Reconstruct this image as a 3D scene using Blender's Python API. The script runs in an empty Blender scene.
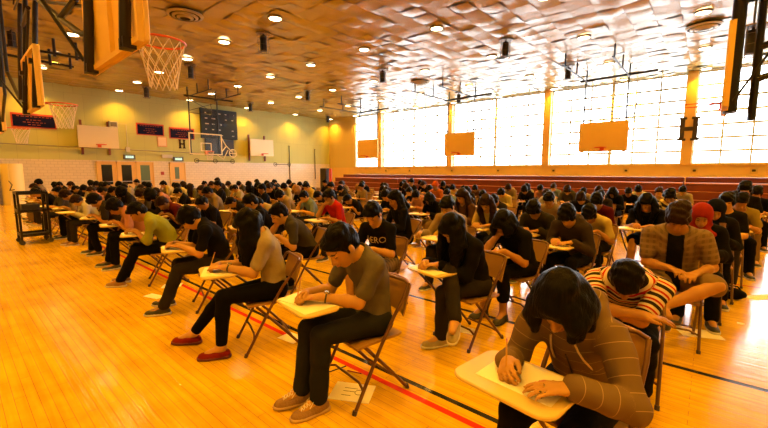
import bpy, bmesh, math, random, time
import numpy as np
from mathutils import Vector, Matrix, Euler
random.seed(7); np.random.seed(7)
SC = bpy.context.scene
COL = SC.collection
T0 = time.time()
# ------------------------------------------------------------------ camera
PITCH = math.atan(43/377); YAW = math.radians(40.84)
cam_d = bpy.data.cameras.new('camera'); cam = bpy.data.objects.new('camera', cam_d); COL.objects.link(cam)
cam_d.sensor_width = 36; cam_d.lens = 377/768*36; cam_d.clip_start = .05; cam_d.clip_end = 300
cam.location = (0, 0, 1.6)
fwd = Vector((-math.sin(YAW)*math.cos(PITCH), math.cos(YAW)*math.cos(PITCH), -math.sin(PITCH)))
cam.rotation_euler = fwd.to_track_quat('-Z', 'Y').to_euler()
SC.camera = cam
# ------------------------------------------------------------------ world (bright overcast daylight outside)
W = bpy.data.worlds.new('world'); SC.world = W; W.use_nodes = True
bg = W.node_tree.nodes['Background']; bg.inputs['Color'].default_value = (.92, .95, .97, 1); bg.inputs['Strength'].default_value = 14.0
SC.view_settings.view_transform = 'Standard'; SC.view_settings.look = 'None'
SC.view_settings.gamma = 1; SC.view_settings.use_curve_mapping = False
SC.view_settings.exposure = 0.0
LAMP_STRENGTH = 16.0; SPOT_W = 540.0; LAMP_COLOR = (1.0, .46, .022)
# room extents
X0, X1, Y0, Y1, H = -26.0, 6.0, -7.0, 22.6, 6.1
Z_SILL = 1.9
# daylight portal in the long window opening
pl = bpy.data.lights.new('window_portal', 'AREA'); pl.shape = 'RECTANGLE'; pl.size = 28.4; pl.size_y = 4.2
pl.cycles.is_portal = True
po = bpy.data.objects.new('window_portal', pl); COL.objects.link(po)
po.location = (-8.3, Y1+.35, 4.0); po.rotation_euler = (math.radians(-90), 0, 0)
SC.cycles.max_bounces = 6; SC.cycles.diffuse_bounces = 2; SC.cycles.glossy_bounces = 3; SC.cycles.transmission_bounces = 4
SC.cycles.transparent_max_bounces = 6; SC.cycles.sample_clamp_indirect = 6; SC.cycles.caustics_reflective = False; SC.cycles.caustics_refractive = False
SC.cycles.use_denoising = True

# ------------------------------------------------------------------ materials
MATS = {}
def mat(name, col=(.5,.5,.5), rough=.6, metal=0, emit=None, estr=0, spec=.5, trans=0, alpha=1, bump=0, bscale=80, mottle=0, mscale=6):
    if name in MATS: return MATS[name]
    m = bpy.data.materials.new(name); m.use_nodes = True; nt = m.node_tree; b = nt.nodes['Principled BSDF']
    b.inputs['Base Color'].default_value = (*col, 1); b.inputs['Roughness'].default_value = rough
    b.inputs['Metallic'].default_value = metal; b.inputs['Specular IOR Level'].default_value = spec
    b.inputs['Transmission Weight'].default_value = trans; b.inputs['Alpha'].default_value = alpha
    if emit: b.inputs['Emission Color'].default_value = (*emit, 1); b.inputs['Emission Strength'].default_value = estr
    if bump or mottle:
        tc = nt.nodes.new('ShaderNodeTexCoord')
        if mottle:
            n = nt.nodes.new('ShaderNodeTexNoise'); n.inputs['Scale'].default_value = mscale; n.inputs['Detail'].default_value = 4
            nt.links.new(tc.outputs['Object'], n.inputs['Vector'])
            mx = nt.nodes.new('ShaderNodeMix'); mx.data_type = 'RGBA'
            mx.inputs[6].default_value = (*[c*(1-mottle) for c in col], 1); mx.inputs[7].default_value = (*[min(1, c*(1+mottle)) for c in col], 1)
            nt.links.new(n.outputs['Fac'], mx.inputs[0]); nt.links.new(mx.outputs[2], b.inputs['Base Color'])
        if bump:
            n2 = nt.nodes.new('ShaderNodeTexNoise'); n2.inputs['Scale'].default_value = bscale
            nt.links.new(tc.outputs['Object'], n2.inputs['Vector'])
            bp = nt.nodes.new('ShaderNodeBump'); bp.inputs['Strength'].default_value = bump; bp.inputs['Distance'].default_value = .02
            nt.links.new(n2.outputs['Fac'], bp.inputs['Height']); nt.links.new(bp.outputs['Normal'], b.inputs['Normal'])
    MATS[name] = m; return m

def cloth(name, col, rough=.85): return mat('cloth_'+name, tuple(c**1.12*.62 for c in col), rough, spec=.06, bump=.25, bscale=25, mottle=.12, mscale=9)

def striped(name, bands, period, rough=.85):
    """bands: [(fraction, colour)...] repeated every `period` metres of the garment's own 'along' attribute"""
    m = bpy.data.materials.new(name); m.use_nodes = True; nt = m.node_tree; b = nt.nodes['Principled BSDF']
    b.inputs['Roughness'].default_value = rough; b.inputs['Specular IOR Level'].default_value = .06
    at = nt.nodes.new('ShaderNodeAttribute'); at.attribute_name = 'along'
    dv = nt.nodes.new('ShaderNodeMath'); dv.operation = 'DIVIDE'; dv.inputs[1].default_value = period
    fr = nt.nodes.new('ShaderNodeMath'); fr.operation = 'FRACT'
    cr = nt.nodes.new('ShaderNodeValToRGB'); cr.color_ramp.interpolation = 'CONSTANT'
    el = cr.color_ramp.elements
    while len(el) < len(bands): el.new(.5)
    for e, (p, c) in zip(el, bands): e.position = p; e.color = (*c, 1)
    nt.links.new(at.outputs['Fac'], dv.inputs[0]); nt.links.new(dv.outputs[0], fr.inputs[0])
    nt.links.new(fr.outputs[0], cr.inputs[0]); nt.links.new(cr.outputs[0], b.inputs['Base Color'])
    MATS[name] = m; return m

def plaid_mat(name, c1, c2, c3, scale=.06):
    m = bpy.data.materials.new(name); m.use_nodes = True; nt = m.node_tree; b = nt.nodes['Principled BSDF']
    b.inputs['Roughness'].default_value = .85
    tc = nt.nodes.new('ShaderNodeTexCoord'); sp = nt.nodes.new('ShaderNodeSeparateXYZ'); nt.links.new(tc.outputs['Object'], sp.inputs[0])
    at = nt.nodes.new('ShaderNodeAttribute'); at.attribute_name = 'along'
    def band(src):
        a = nt.nodes.new('ShaderNodeMath'); a.operation = 'DIVIDE'; a.inputs[1].default_value = scale; nt.links.new(src, a.inputs[0])
        f = nt.nodes.new('ShaderNodeMath'); f.operation = 'FRACT'; nt.links.new(a.outputs[0], f.inputs[0])
        g = nt.nodes.new('ShaderNodeMath'); g.operation = 'GREATER_THAN'; g.inputs[1].default_value = .6; nt.links.new(f.outputs[0], g.inputs[0]); return g.outputs[0]
    b1 = band(sp.outputs['X']); b2 = band(at.outputs['Fac'])
    m1 = nt.nodes.new('ShaderNodeMix'); m1.data_type = 'RGBA'; m1.inputs[6].default_value = (*c1, 1); m1.inputs[7].default_value = (*c2, 1); nt.links.new(b1, m1.inputs[0])
    m2 = nt.nodes.new('ShaderNodeMix'); m2.data_type = 'RGBA'; m2.inputs[7].default_value = (*c3, 1); nt.links.new(m1.outputs[2], m2.inputs[6]); nt.links.new(b2, m2.inputs[0])
    nt.links.new(m2.outputs[2], b.inputs['Base Color']); MATS[name] = m; return m

# ------------------------------------------------------------------ object helpers
def link(name, me, parent=None, m=None):
    o = bpy.data.objects.new(name, me); COL.objects.link(o)
    if parent: o.parent = parent
    if m is not None and me is not None:
        if not me.materials: me.materials.append(m)
        else: me.materials[0] = m
    return o
def tag(o, label=None, cat=None, group=None, kind=None):
    if label: o['label'] = label
    if cat: o['category'] = cat
    if group: o['group'] = group
    if kind: o['kind'] = kind
    return o
def empty(name, loc=(0,0,0), rz=0):
    o = bpy.data.objects.new(name, None); COL.objects.link(o); o.location = loc; o.rotation_euler = (0,0,rz); o.empty_display_size = .1
    return o
def copy_tree(o, parent=None):
    c = o.copy(); COL.objects.link(c); c.parent = parent
    for ch in list(o.children): copy_tree(ch, c)
    return c

class MB:
    """collects simple solids and links them as one mesh"""
    def __init__(s): s.v = []; s.f = []; s.mi = []
    def add(s, V, F, mi=0):
        n = len(s.v); s.v += [tuple(v) for v in V]; s.f += [tuple(i+n for i in f) for f in F]; s.mi += [mi]*len(F); return s
    def box(s, lo, hi, mi=0):
        x0,y0,z0 = lo; x1,y1,z1 = hi
        V = [(x0,y0,z0),(x1,y0,z0),(x1,y1,z0),(x0,y1,z0),(x0,y0,z1),(x1,y0,z1),(x1,y1,z1),(x0,y1,z1)]
        return s.add(V, [(0,3,2,1),(4,5,6,7),(0,1,5,4),(1,2,6,5),(2,3,7,6),(3,0,4,7)], mi)
    def tube(s, pts, r, n=8, mi=0, closed=False):
        P = [Vector(p) for p in pts]; R = r if isinstance(r, (list, tuple)) else [r]*len(P)
        m = len(P); V = []; up = None
        for i, p in enumerate(P):
            a = P[(i-1) % m] if (closed or i > 0) else p; b = P[(i+1) % m] if (closed or i < m-1) else p
            d = (b-a).normalized()
            if up is None:
                up = Vector((0,0,1)) if abs(d.z) < .9 else Vector((1,0,0))
            u = (up - d*up.dot(d)).normalized(); w = d.cross(u); up = u
            for k in range(n):
                t = 2*math.pi*k/n; V.append(p + (u*math.cos(t) + w*math.sin(t))*R[i])
        F = []
        for i in range(m if closed else m-1):
            j = (i+1) % m
            for k in range(n): F.append((i*n+k, i*n+(k+1) % n, j*n+(k+1) % n, j*n+k))
        if not closed: F += [tuple(range(n-1, -1, -1)), tuple((m-1)*n+k for k in range(n))]
        return s.add(V, F, mi)
    def cyl(s, c, r, z0, z1, n=24, mi=0, r2=None):
        r2 = r if r2 is None else r2
        V = [(c[0]+r*math.cos(2*math.pi*k/n), c[1]+r*math.sin(2*math.pi*k/n), z0) for k in range(n)] + [(c[0]+r2*math.cos(2*math.pi*k/n), c[1]+r2*math.sin(2*math.pi*k/n), z1) for k in range(n)]
        return s.add(V, [tuple(range(n-1,-1,-1)), tuple(range(n, 2*n))] + [(k, (k+1) % n, n+(k+1) % n, n+k) for k in range(n)], mi)
    def rplate(s, cx, cy, w, d, z0, z1, r=.04, n=5, mi=0, M=None, bev=.004):
        """rounded-corner plate with a small edge bevel; M optional transform"""
        def ring(w_, d_, r_, z):
            out = []
            for q, (sx, sy) in enumerate(((1,1),(-1,1),(-1,-1),(1,-1))):
                for k in range(n+1):
                    t = math.pi/2*(q + k/n); out.append(Vector((cx+sx*(w_/2-r_)+r_*math.cos(t), cy+sy*(d_/2-r_)+r_*math.sin(t), z)))
            return out
        rings = [ring(w-2*bev, d-2*bev, max(r-bev,.001), z0), ring(w, d, r, z0+bev), ring(w, d, r, z1-bev), ring(w-2*bev, d-2*bev, max(r-bev,.001), z1)]
        m = len(rings[0]); V = [p for R in rings for p in R]
        if M is not None: V = [M @ p for p in V]
        F = [tuple(range(m-1,-1,-1)), tuple(3*m+k for k in range(m))]
        for i in range(3):
            for k in range(m): F.append((i*m+k, i*m+(k+1) % m, (i+1)*m+(k+1) % m, (i+1)*m+k))
        return s.add(V, F, mi)
    def mesh(s, name, smooth=False):
        me = bpy.data.meshes.new(name); me.from_pydata(s.v, [], s.f)
        me.polygons.foreach_set('material_index', s.mi)
        if smooth:
            me.polygons.foreach_set('use_smooth', [True]*len(s.f))
            me.set_sharp_from_angle(angle=math.radians(40))
        me.update(); return me
    def build(s, name, m, parent=None, smooth=True):
        ms = m if isinstance(m, (list, tuple)) else [m]
        me = s.mesh(name, smooth)
        for k in ms: me.materials.append(k)
        return link(name, me, parent)
def struct(name, mb, m, smooth=False):
    return tag(mb.build(name, m, None, smooth), kind='structure')

# ------------------------------------------------------------------ signed-distance modelling (bodies, clothes, hair)
def vec(*a): return np.array(a, dtype=np.float64)
def nrm(v): v = np.asarray(v, float); return v/(np.linalg.norm(v)+1e-12)
class Sdf:
    def __init__(s): s.p = []
    def cone(s, a, b, ra, rb, k=.03, op='u'):
        a = np.asarray(a, float); b = np.asarray(b, float); R = max(ra, rb)
        lo = np.minimum(a, b)-R; hi = np.maximum(a, b)+R
        ab = b-a; L2 = float(ab@ab)+1e-9
        def f(X, Y, Z):
            px, py, pz = X-a[0], Y-a[1], Z-a[2]
            t = np.clip((px*ab[0]+py*ab[1]+pz*ab[2])/L2, 0, 1)
            return np.sqrt((px-ab[0]*t)**2+(py-ab[1]*t)**2+(pz-ab[2]*t)**2) - (ra+(rb-ra)*t)
        s.p.append((f, lo, hi, k, op)); return s
    def ell(s, c, r, R=None, k=.03, op='u'):
        c = np.asarray(c, float); r = np.asarray(r, float); R = np.eye(3) if R is None else R
        e = np.sqrt(((R*r)**2).sum(1)); lo, hi = c-e, c+e
        def f(X, Y, Z):
            px, py, pz = X-c[0], Y-c[1], Z-c[2]
            q = [(R[0, i]*px+R[1, i]*py+R[2, i]*pz) for i in range(3)]
            k0 = np.sqrt(sum((q[i]/r[i])**2 for i in range(3))); k1 = np.sqrt(sum((q[i]/r[i]**2)**2 for i in range(3)))
            return k0*(k0-1)/(k1+1e-9)
        s.p.append((f, lo, hi, k, op)); return s
    def chain(s, pts, rs, k=.02, op='u'):
        for i in range(len(pts)-1): s.cone(pts[i], pts[i+1], rs[i], rs[i+1], k, op)
        return s
    def clip(s, n, p, soft=.004):
        """keep the side n points away from: n.(x-p) > 0 is cut away"""
        n = nrm(n); p = np.asarray(p, float)
        s.p.append((lambda X, Y, Z: n[0]*(X-p[0])+n[1]*(Y-p[1])+n[2]*(Z-p[2]), None, None, soft, 'i')); return s
    def grid(s, h, noise=0, nf=40, seed=0):
        add = [q for q in s.p if q[4] == 'u']
        lo = np.min([q[1] for q in add], 0)-2.5*h-noise; hi = np.max([q[2] for q in add], 0)+2.5*h+noise
        n = np.ceil((hi-lo)/h).astype(int)+1
        ax = [(lo[i]+h*np.arange(n[i])).astype(np.float32) for i in range(3)]
        D = np.full(n, 1.0, np.float32)
        for f, a, b, k, op in s.p:
            if a is None: sl = [slice(0, n[i]) for i in range(3)]
            else:
                m = k+3*h
                i0 = np.clip(np.floor((a-m-lo)/h).astype(int), 0, n-1); i1 = np.clip(np.ceil((b+m-lo)/h).astype(int)+1, 1, n)
                if (i1 <= i0).any(): continue
                sl = [slice(i0[i], i1[i]) for i in range(3)]
            X = ax[0][sl[0]][:, None, None]; Y = ax[1][sl[1]][None, :, None]; Z = ax[2][sl[2]][None, None, :]
            d = f(X, Y, Z).astype(np.float32); A = D[tuple(sl)]
            if op == 'u':
                t = np.clip(.5+.5*(A-d)/k, 0, 1); D[tuple(sl)] = A+(d-A)*t-k*t*(1-t)
            elif op == 's':
                d = -d; t = np.clip(.5-.5*(A-d)/k, 0, 1); D[tuple(sl)] = A+(d-A)*t+k*t*(1-t)
            else:
                t = np.clip(.5-.5*(A-d)/k, 0, 1); D[tuple(sl)] = A+(d-A)*t+k*t*(1-t)
        if noise:
            X = ax[0][:, None, None]; Y = ax[1][None, :, None]; Z = ax[2][None, None, :]
            q = seed*1.7
            D += noise*(np.sin(nf*X+q+2.2*np.sin(nf*.45*Z+q))*np.sin(nf*.8*Y+1.3*q+1.9*np.sin(nf*.6*X))*.6+np.sin(nf*.9*Z+q+2*np.sin(nf*.5*Y+q)+nf*.35*X)*.6).astype(np.float32)
        return D, lo, h
def surface_nets(D, lo, h):
    S = D < 0
    nx, ny, nz = D.shape
    cnt = np.zeros((nx-1, ny-1, nz-1), np.int8)
    for i in (0,1):
        for j in (0,1):
            for k in (0,1): cnt += S[i:nx-1+i, j:ny-1+j, k:nz-1+k]
    act = (cnt > 0) & (cnt < 8)
    I = np.argwhere(act); 
    if len(I) == 0: return np.zeros((0,3)), np.zeros((0,4), int)
    idx = np.full(act.shape, -1, np.int64); idx[act] = np.arange(len(I))
    acc = np.zeros((len(I), 3)); num = np.zeros(len(I))
    C = [(i,j,k) for i in (0,1) for j in (0,1) for k in (0,1)]
    for a in C:
        for ax in range(3):
            if a[ax] == 1: continue
            b = list(a); b[ax] = 1
            A = D[I[:,0]+a[0], I[:,1]+a[1], I[:,2]+a[2]]; B = D[I[:,0]+b[0], I[:,1]+b[1], I[:,2]+b[2]]
            c = (A < 0) != (B < 0); t = np.where(c, A/(A-B+1e-12), 0)
            P = np.array(a, float)[None, :].repeat(len(I), 0); P[:, ax] += t
            acc += np.where(c[:, None], P, 0); num += c
    V = (I + acc/num[:, None])*h + lo
    Q = []
    for ax in range(3):
        o = [d for d in range(3) if d != ax]
        s0 = [slice(1, -1)]*3; s0[ax] = slice(0, -1); s1 = list(s0); s1[ax] = slice(1, None)
        a = S[tuple(s0)]; b = S[tuple(s1)]; E = np.argwhere(a != b)
        if len(E) == 0: continue
        off = np.ones(3, int); off[ax] = 0; E = E+off
        flag = S[E[:,0], E[:,1], E[:,2]]
        def g(d0, d1):
            e = E.copy(); e[:, o[0]] -= d0; e[:, o[1]] -= d1; return idx[e[:,0], e[:,1], e[:,2]]
        q = np.stack([g(1,1), g(0,1), g(0,0), g(1,0)], 1)
        fl = flag if ax != 1 else ~flag
        q[~fl] = q[~fl][:, ::-1]
        Q.append(q)
    return V, np.concatenate(Q)
def np_mesh(name, V, Q, mi=None):
    me = bpy.data.meshes.new(name)
    me.vertices.add(len(V)); me.vertices.foreach_set('co', np.asarray(V, np.float32).ravel())
    me.loops.add(len(Q)*4); me.loops.foreach_set('vertex_index', np.asarray(Q, np.int32).ravel())
    me.polygons.add(len(Q)); me.polygons.foreach_set('loop_start', np.arange(0, len(Q)*4, 4, dtype=np.int32))
    me.polygons.foreach_set('use_smooth', np.ones(len(Q), bool))
    if mi is not None: me.polygons.foreach_set('material_index', np.asarray(mi, np.int32))
    me.update(calc_edges=True); return me
def sdf_mesh(name, s, h, noise=0, nf=40, seed=0):
    V, Q = surface_nets(*s.grid(h, noise, nf, seed)); return np_mesh(name, V, Q), V, Q
# ------------------------------------------------------------------ the hall
def floor_mat():
    m = bpy.data.materials.new('maple_floor'); m.use_nodes = True; nt = m.node_tree; b = nt.nodes['Principled BSDF']; N = nt.nodes.new; L = nt.links.new
    tc = N('ShaderNodeTexCoord')
    br = N('ShaderNodeTexBrick'); br.inputs['Scale'].default_value = 1; br.inputs['Brick Width'].default_value = .9; br.inputs['Row Height'].default_value = .06
    br.inputs['Mortar Size'].default_value = .0016; br.inputs['Mortar Smooth'].default_value = .3; br.offset = .37; br.inputs['Bias'].default_value = 0
    br.inputs['Color1'].default_value = (.77,.48,.010,1); br.inputs['Color2'].default_value = (.74,.455,.009,1); br.inputs['Mortar'].default_value = (.30,.14,.04,1)
    L(tc.outputs['Object'], br.inputs['Vector'])
    mp = N('ShaderNodeMapping'); mp.inputs['Scale'].default_value = (.8, 14, 1); L(tc.outputs['Object'], mp.inputs[0])
    n = N('ShaderNodeTexNoise'); n.inputs['Scale'].default_value = 1.3; n.inputs['Detail'].default_value = 6; L(mp.outputs[0], n.inputs['Vector'])
    n2 = N('ShaderNodeTexNoise'); n2.inputs['Scale'].default_value = .45; n2.inputs['Detail'].default_value = 3; L(tc.outputs['Object'], n2.inputs['Vector'])
    mx = N('ShaderNodeMix'); mx.data_type = 'RGBA'; mx.blend_type = 'MULTIPLY'; mx.inputs[0].default_value = .55
    cr = N('ShaderNodeValToRGB'); cr.color_ramp.elements[0].position = .35; cr.color_ramp.elements[0].color = (.62,.55,.45,1); cr.color_ramp.elements[1].position = .62; cr.color_ramp.elements[1].color = (1,1,1,1)
    L(n.outputs['Fac'], cr.inputs[0]); L(br.outputs['Color'], mx.inputs[6]); L(cr.outputs[0], mx.inputs[7])
    n4 = N('ShaderNodeTexNoise'); n4.inputs['Scale'].default_value = 1.1; n4.inputs['Detail'].default_value = 5; n4.inputs['Roughness'].default_value = .65; L(tc.outputs['Object'], n4.inputs['Vector'])
    c4 = N('ShaderNodeValToRGB'); c4.color_ramp.elements[0].position = .36; c4.color_ramp.elements[0].color = (.70,.62,.5,1); c4.color_ramp.elements[1].position = .56; c4.color_ramp.elements[1].color = (1,1,1,1); L(n4.outputs['Fac'], c4.inputs[0])
    m4 = N('ShaderNodeMix'); m4.data_type = 'RGBA'; m4.blend_type = 'MULTIPLY'; m4.inputs[0].default_value = .75; L(mx.outputs[2], m4.inputs[6]); L(c4.outputs[0], m4.inputs[7]); mx = m4
    # painted court lines
    sp = N('ShaderNodeSeparateXYZ'); L(tc.outputs['Object'], sp.inputs[0])
    last = mx.outputs[2]
    def line(axis, pos, hw, col, lim=None):
        nonlocal last
        a = N('ShaderNodeMath'); a.operation = 'SUBTRACT'; a.inputs[1].default_value = pos; L(sp.outputs[axis], a.inputs[0])
        c = N('ShaderNodeMath'); c.operation = 'ABSOLUTE'; L(a.outputs[0], c.inputs[0])
        d = N('ShaderNodeMath'); d.operation = 'LESS_THAN'; d.inputs[1].default_value = hw; L(c.outputs[0], d.inputs[0]); out = d.outputs[0]
        if lim:
            o = 'XY'[1-'XY'.index(axis)]
            for v, op in ((lim[0], 'GREATER_THAN'), (lim[1], 'LESS_THAN')):
                e = N('ShaderNodeMath'); e.operation = op; e.inputs[1].default_value = v; L(sp.outputs[o], e.inputs[0])
                g = N('ShaderNodeMath'); g.operation = 'MULTIPLY'; L(out, g.inputs[0]); L(e.outputs[0], g.inputs[1]); out = g.outputs[0]
        q = N('ShaderNodeMix'); q.data_type = 'RGBA'; q.inputs[7].default_value = (*col, 1); L(out, q.inputs[0]); L(last, q.inputs[6]); last = q.outputs[2]
    RED, BLK = (.55,.03,.015), (.02,.018,.016)
    line('Y', 2.055, .026, RED); line('Y', 2.185, .022, BLK); line('Y', 3.80, .028, BLK); line('Y', 7.2, .025, RED); line('Y', 15.2, .03, BLK)
    line('X', -11.0, .025, BLK, (3.8, 15.2)); line('X', -24.4, .03, BLK, (3.8, 15.2))
    L(last, b.inputs['Base Color'])
    rr = N('ShaderNodeMapRange'); rr.inputs[1].default_value = .3; rr.inputs[2].default_value = .7; rr.inputs[3].default_value = .09; rr.inputs[4].default_value = .17
    L(n2.outputs['Fac'], rr.inputs[0]); L(rr.outputs[0], b.inputs['Roughness']); b.inputs['Specular IOR Level'].default_value = .5
    bp = N('ShaderNodeBump'); bp.inputs['Strength'].default_value = .12; bp.inputs['Distance'].default_value = .004; L(br.outputs['Fac'], bp.inputs['Height']); bp.invert = True
    n3 = N('ShaderNodeTexNoise'); n3.inputs['Scale'].default_value = 2.2; L(mp.outputs[0], n3.inputs['Vector'])
    b2 = N('ShaderNodeBump'); b2.inputs['Strength'].default_value = .10; b2.inputs['Distance'].default_value = .02; L(n3.outputs['Fac'], b2.inputs['Height']); L(bp.outputs[0], b2.inputs['Normal'])
    L(b2.outputs[0], b.inputs['Normal']); return m
struct('floor', MB().box((X0-.2, Y0-.2, -.15), (X1+.2, Y1+.4, 0)), floor_mat())

def tile_wall_mat(name, c1, c2, mort, bw, rh, ax='Y', rough=.3):
    m = bpy.data.materials.new(name); m.use_nodes = True; nt = m.node_tree; b = nt.nodes['Principled BSDF']; N = nt.nodes.new; L = nt.links.new
    tc = N('ShaderNodeTexCoord'); sp = N('ShaderNodeSeparateXYZ'); cb = N('ShaderNodeCombineXYZ'); L(tc.outputs['Object'], sp.inputs[0])
    L(sp.outputs[ax], cb.inputs['X']); L(sp.outputs['Z'], cb.inputs['Y'])
    br = N('ShaderNodeTexBrick'); br.inputs['Scale'].default_value = 1; br.inputs['Brick Width'].default_value = bw; br.inputs['Row Height'].default_value = rh; br.inputs['Mortar Size'].default_value = .008
    br.inputs['Color1'].default_value = (*c1, 1); br.inputs['Color2'].default_value = (*c2, 1); br.inputs['Mortar'].default_value = (*mort, 1)
    L(cb.outputs[0], br.inputs['Vector']); L(br.outputs['Color'], b.inputs['Base Color']); b.inputs['Roughness'].default_value = rough
    bp = N('ShaderNodeBump'); bp.inputs['Strength'].default_value = .3; bp.inputs['Distance'].default_value = .01; bp.invert = True
    L(br.outputs['Fac'], bp.inputs['Height']); L(bp.outputs[0], b.inputs['Normal']); return m
UPW = tile_wall_mat('painted_block_wall', (.46,.46,.15), (.43,.43,.14), (.36,.35,.12), .8, 1.9, rough=.7)
UPWX = tile_wall_mat('painted_block_wall_x', (.62,.47,.20), (.60,.45,.19), (.52,.40,.18), .8, 1.9, 'X', rough=.7)
TIL = tile_wall_mat('glazed_tile', (.62,.53,.38), (.58,.49,.35), (.42,.35,.25), .30, .15, rough=.3)
TAN = mat('tan_painted_wall', (.72,.47,.19), .55, mottle=.06, mscale=3)
struct('wall_scoreboard', MB().box((X0-.25, Y0, 2.2), (X0, Y1, H+.1)), UPW)
struct('trim_tile', MB().box((X0-.25, Y0, 0), (X0+.03, Y1, 2.2)), TIL)
struct('wall_window', MB().box((X0, Y1, 0), (X1, Y1+.3, Z_SILL)), TAN)
struct('wall_corner', MB().box((X0, Y1, Z_SILL), (-22.7, Y1+.3, H+.1)), UPWX)
struct('wall_camera_side', MB().box((X0, Y0-.25, 0), (X1, Y0, H+.1)), UPWX)
struct('wall_aisle', MB().box((X1, Y0, 0), (X1+.25, Y1, H+.1)), UPW)
struct('trim_sill', MB().box((-22.7, Y1-.10, Z_SILL-.04), (X1, Y1+.02, Z_SILL+.03)), TAN)
struct('trim_header', MB().box((-22.7, Y1, 6.06), (X1, Y1+.3, H+.1)), mat('pale_frame', (.62,.63,.62), .45, metal=.2))

# sagging acoustic tiles: every tile bows and tips a little
CT = bpy.data.materials.new('ceiling_tile'); CT.use_nodes = True
def ceil_mat():
    nt = CT.node_tree; b = nt.nodes['Principled BSDF']; N = nt.nodes.new; L = nt.links.new
    b.inputs['Base Color'].default_value = (.60,.50,.36,1); b.inputs['Roughness'].default_value = .26; b.inputs['Specular IOR Level'].default_value = .8
    tc = N('ShaderNodeTexCoord'); n = N('ShaderNodeTexNoise'); n.inputs['Scale'].default_value = 2.2; n.inputs['Detail'].default_value = 3; L(tc.outputs['Object'], n.inputs['Vector'])
    mx = N('ShaderNodeMix'); mx.data_type = 'RGBA'; mx.inputs[6].default_value = (.36,.26,.08,1); mx.inputs[7].default_value = (.48,.36,.13,1); L(n.outputs['Fac'], mx.inputs[0]); L(mx.outputs[2], b.inputs['Base Color'])
    n2 = N('ShaderNodeTexNoise'); n2.inputs['Scale'].default_value = 5; L(tc.outputs['Object'], n2.inputs['Vector'])
    bp = N('ShaderNodeBump'); bp.inputs['Strength'].default_value = .18; bp.inputs['Distance'].default_value = .03; L(n2.outputs['Fac'], bp.inputs['Height']); L(bp.outputs[0], b.inputs['Normal'])
ceil_mat()
def build_ceiling():
    T = .61; rs = np.random.RandomState(3); V = []; Q = []; n = 5
    nx = int((X1-X0)/T)+1; ny = int((Y1-Y0)/T)+1
    g = np.linspace(0, 1, n); gx, gy = np.meshgrid(g, g, indexing='ij')
    for i in range(nx):
        for j in range(ny):
            a, bx, by, tx, ty = rs.uniform(.015, .050), rs.uniform(-.3,1.2), rs.uniform(-.5,.8), rs.normal(0,.018), rs.normal(0,.016)
            z = -a*(bx*(1-(2*gx-1)**2)+by*(1-(2*gy-1)**2)) + tx*(gx-.5)+ty*(gy-.5)
            x = X0+(i+gx*.995)*T; y = Y0+(j+gy*.995)*T; b0 = len(V)*n*n
            V.append(np.stack([x.ravel(), y.ravel(), (H+z).ravel()], 1))
            for p in range(n-1):
                for q in range(n-1):
                    k = b0+p*n+q; Q.append((k, k+1, k+n+1, k+n))
    V = np.concatenate(V); me = np_mesh('ceiling', V, np.array(Q)); me.materials.append(CT)
    o = link('ceiling', me); tag(o, kind='structure')
    struct('ceiling_slab', MB().box((X0-.25, Y0-.25, H+.08), (X1+.25, Y1+.4, H+.3)), mat('slab', (.3,.2,.1), .9))
build_ceiling()

# windows: tan piers, pale mullions, panes
GL = bpy.data.materials.new('pane_glass'); GL.use_nodes = True
nt = GL.node_tree; nt.nodes.remove(nt.nodes['Principled BSDF'])
tr = nt.nodes.new('ShaderNodeBsdfTransparent'); tr.inputs[0].default_value = (.97,.99,1,1); gs = nt.nodes.new('ShaderNodeBsdfGlossy'); gs.inputs['Roughness'].default_value = .05; ms = nt.nodes.new('ShaderNodeMixShader'); ms.inputs[0].default_value = .05
nt.links.new(tr.outputs[0], ms.inputs[1]); nt.links.new(gs.outputs[0], ms.inputs[2]); nt.links.new(ms.outputs[0], nt.nodes['Material Output'].inputs[0])
PIER = mat('pier_paint', (.74,.45,.16), .5); ALU = mat('pale_frame', (.62,.63,.62), .45, metal=.2)
piers = [5.35, -.95, -7.25, -13.55, -19.85]
edges = [X1] + [p for p in piers] + [-22.7]
for p in piers: struct('trim_pier', MB().box((p-.19, Y1-.22, Z_SILL), (p+.19, Y1+.1, H-.02)), PIER)
k = 0
for a, b in zip(edges[:-1], edges[1:]):
    lo, hi = min(a, b)+(.19 if min(a, b) in piers else 0), max(a, b)-(.19 if max(a, b) in piers else 0)
    if hi-lo < .3: continue
    k += 1; mb = MB(); y = Y1+.12
    mb.box((lo, y-.04, Z_SILL), (lo+.05, y+.04, 6.06)); mb.box((hi-.05, y-.04, Z_SILL), (hi, y+.04, 6.06))
    mid = (lo+hi)/2
    if hi-lo > 3: mb.box((mid-.07, y-.06, Z_SILL), (mid+.07, y+.05, 6.06))
    nseg = max(2, round((hi-lo)/.98/2)*2)
    for i in range(1, nseg):
        if abs(i-nseg/2) < .01: continue
        x = lo+(hi-lo)*i/nseg; mb.box((x-.035, y-.03, Z_SILL), (x+.035, y+.03, 6.06))
    for i in range(8):
        z = Z_SILL+.03+(6.06-Z_SILL-.06)*i/7; mb.box((lo, y-.025, z-.045), (hi, y+.025, z+.045))
    fr = struct('window_%d' % k, mb, ALU)
    link('pane', MB().box((lo, y-.006, Z_SILL), (hi, y+.006, 6.06)).mesh('pane'), fr, GL)
struct('ground_outside', MB().box((-60, Y1+1, -.3), (40, Y1+60, -.2)), mat('pale_pavement', (.55,.55,.53), .9))

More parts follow.
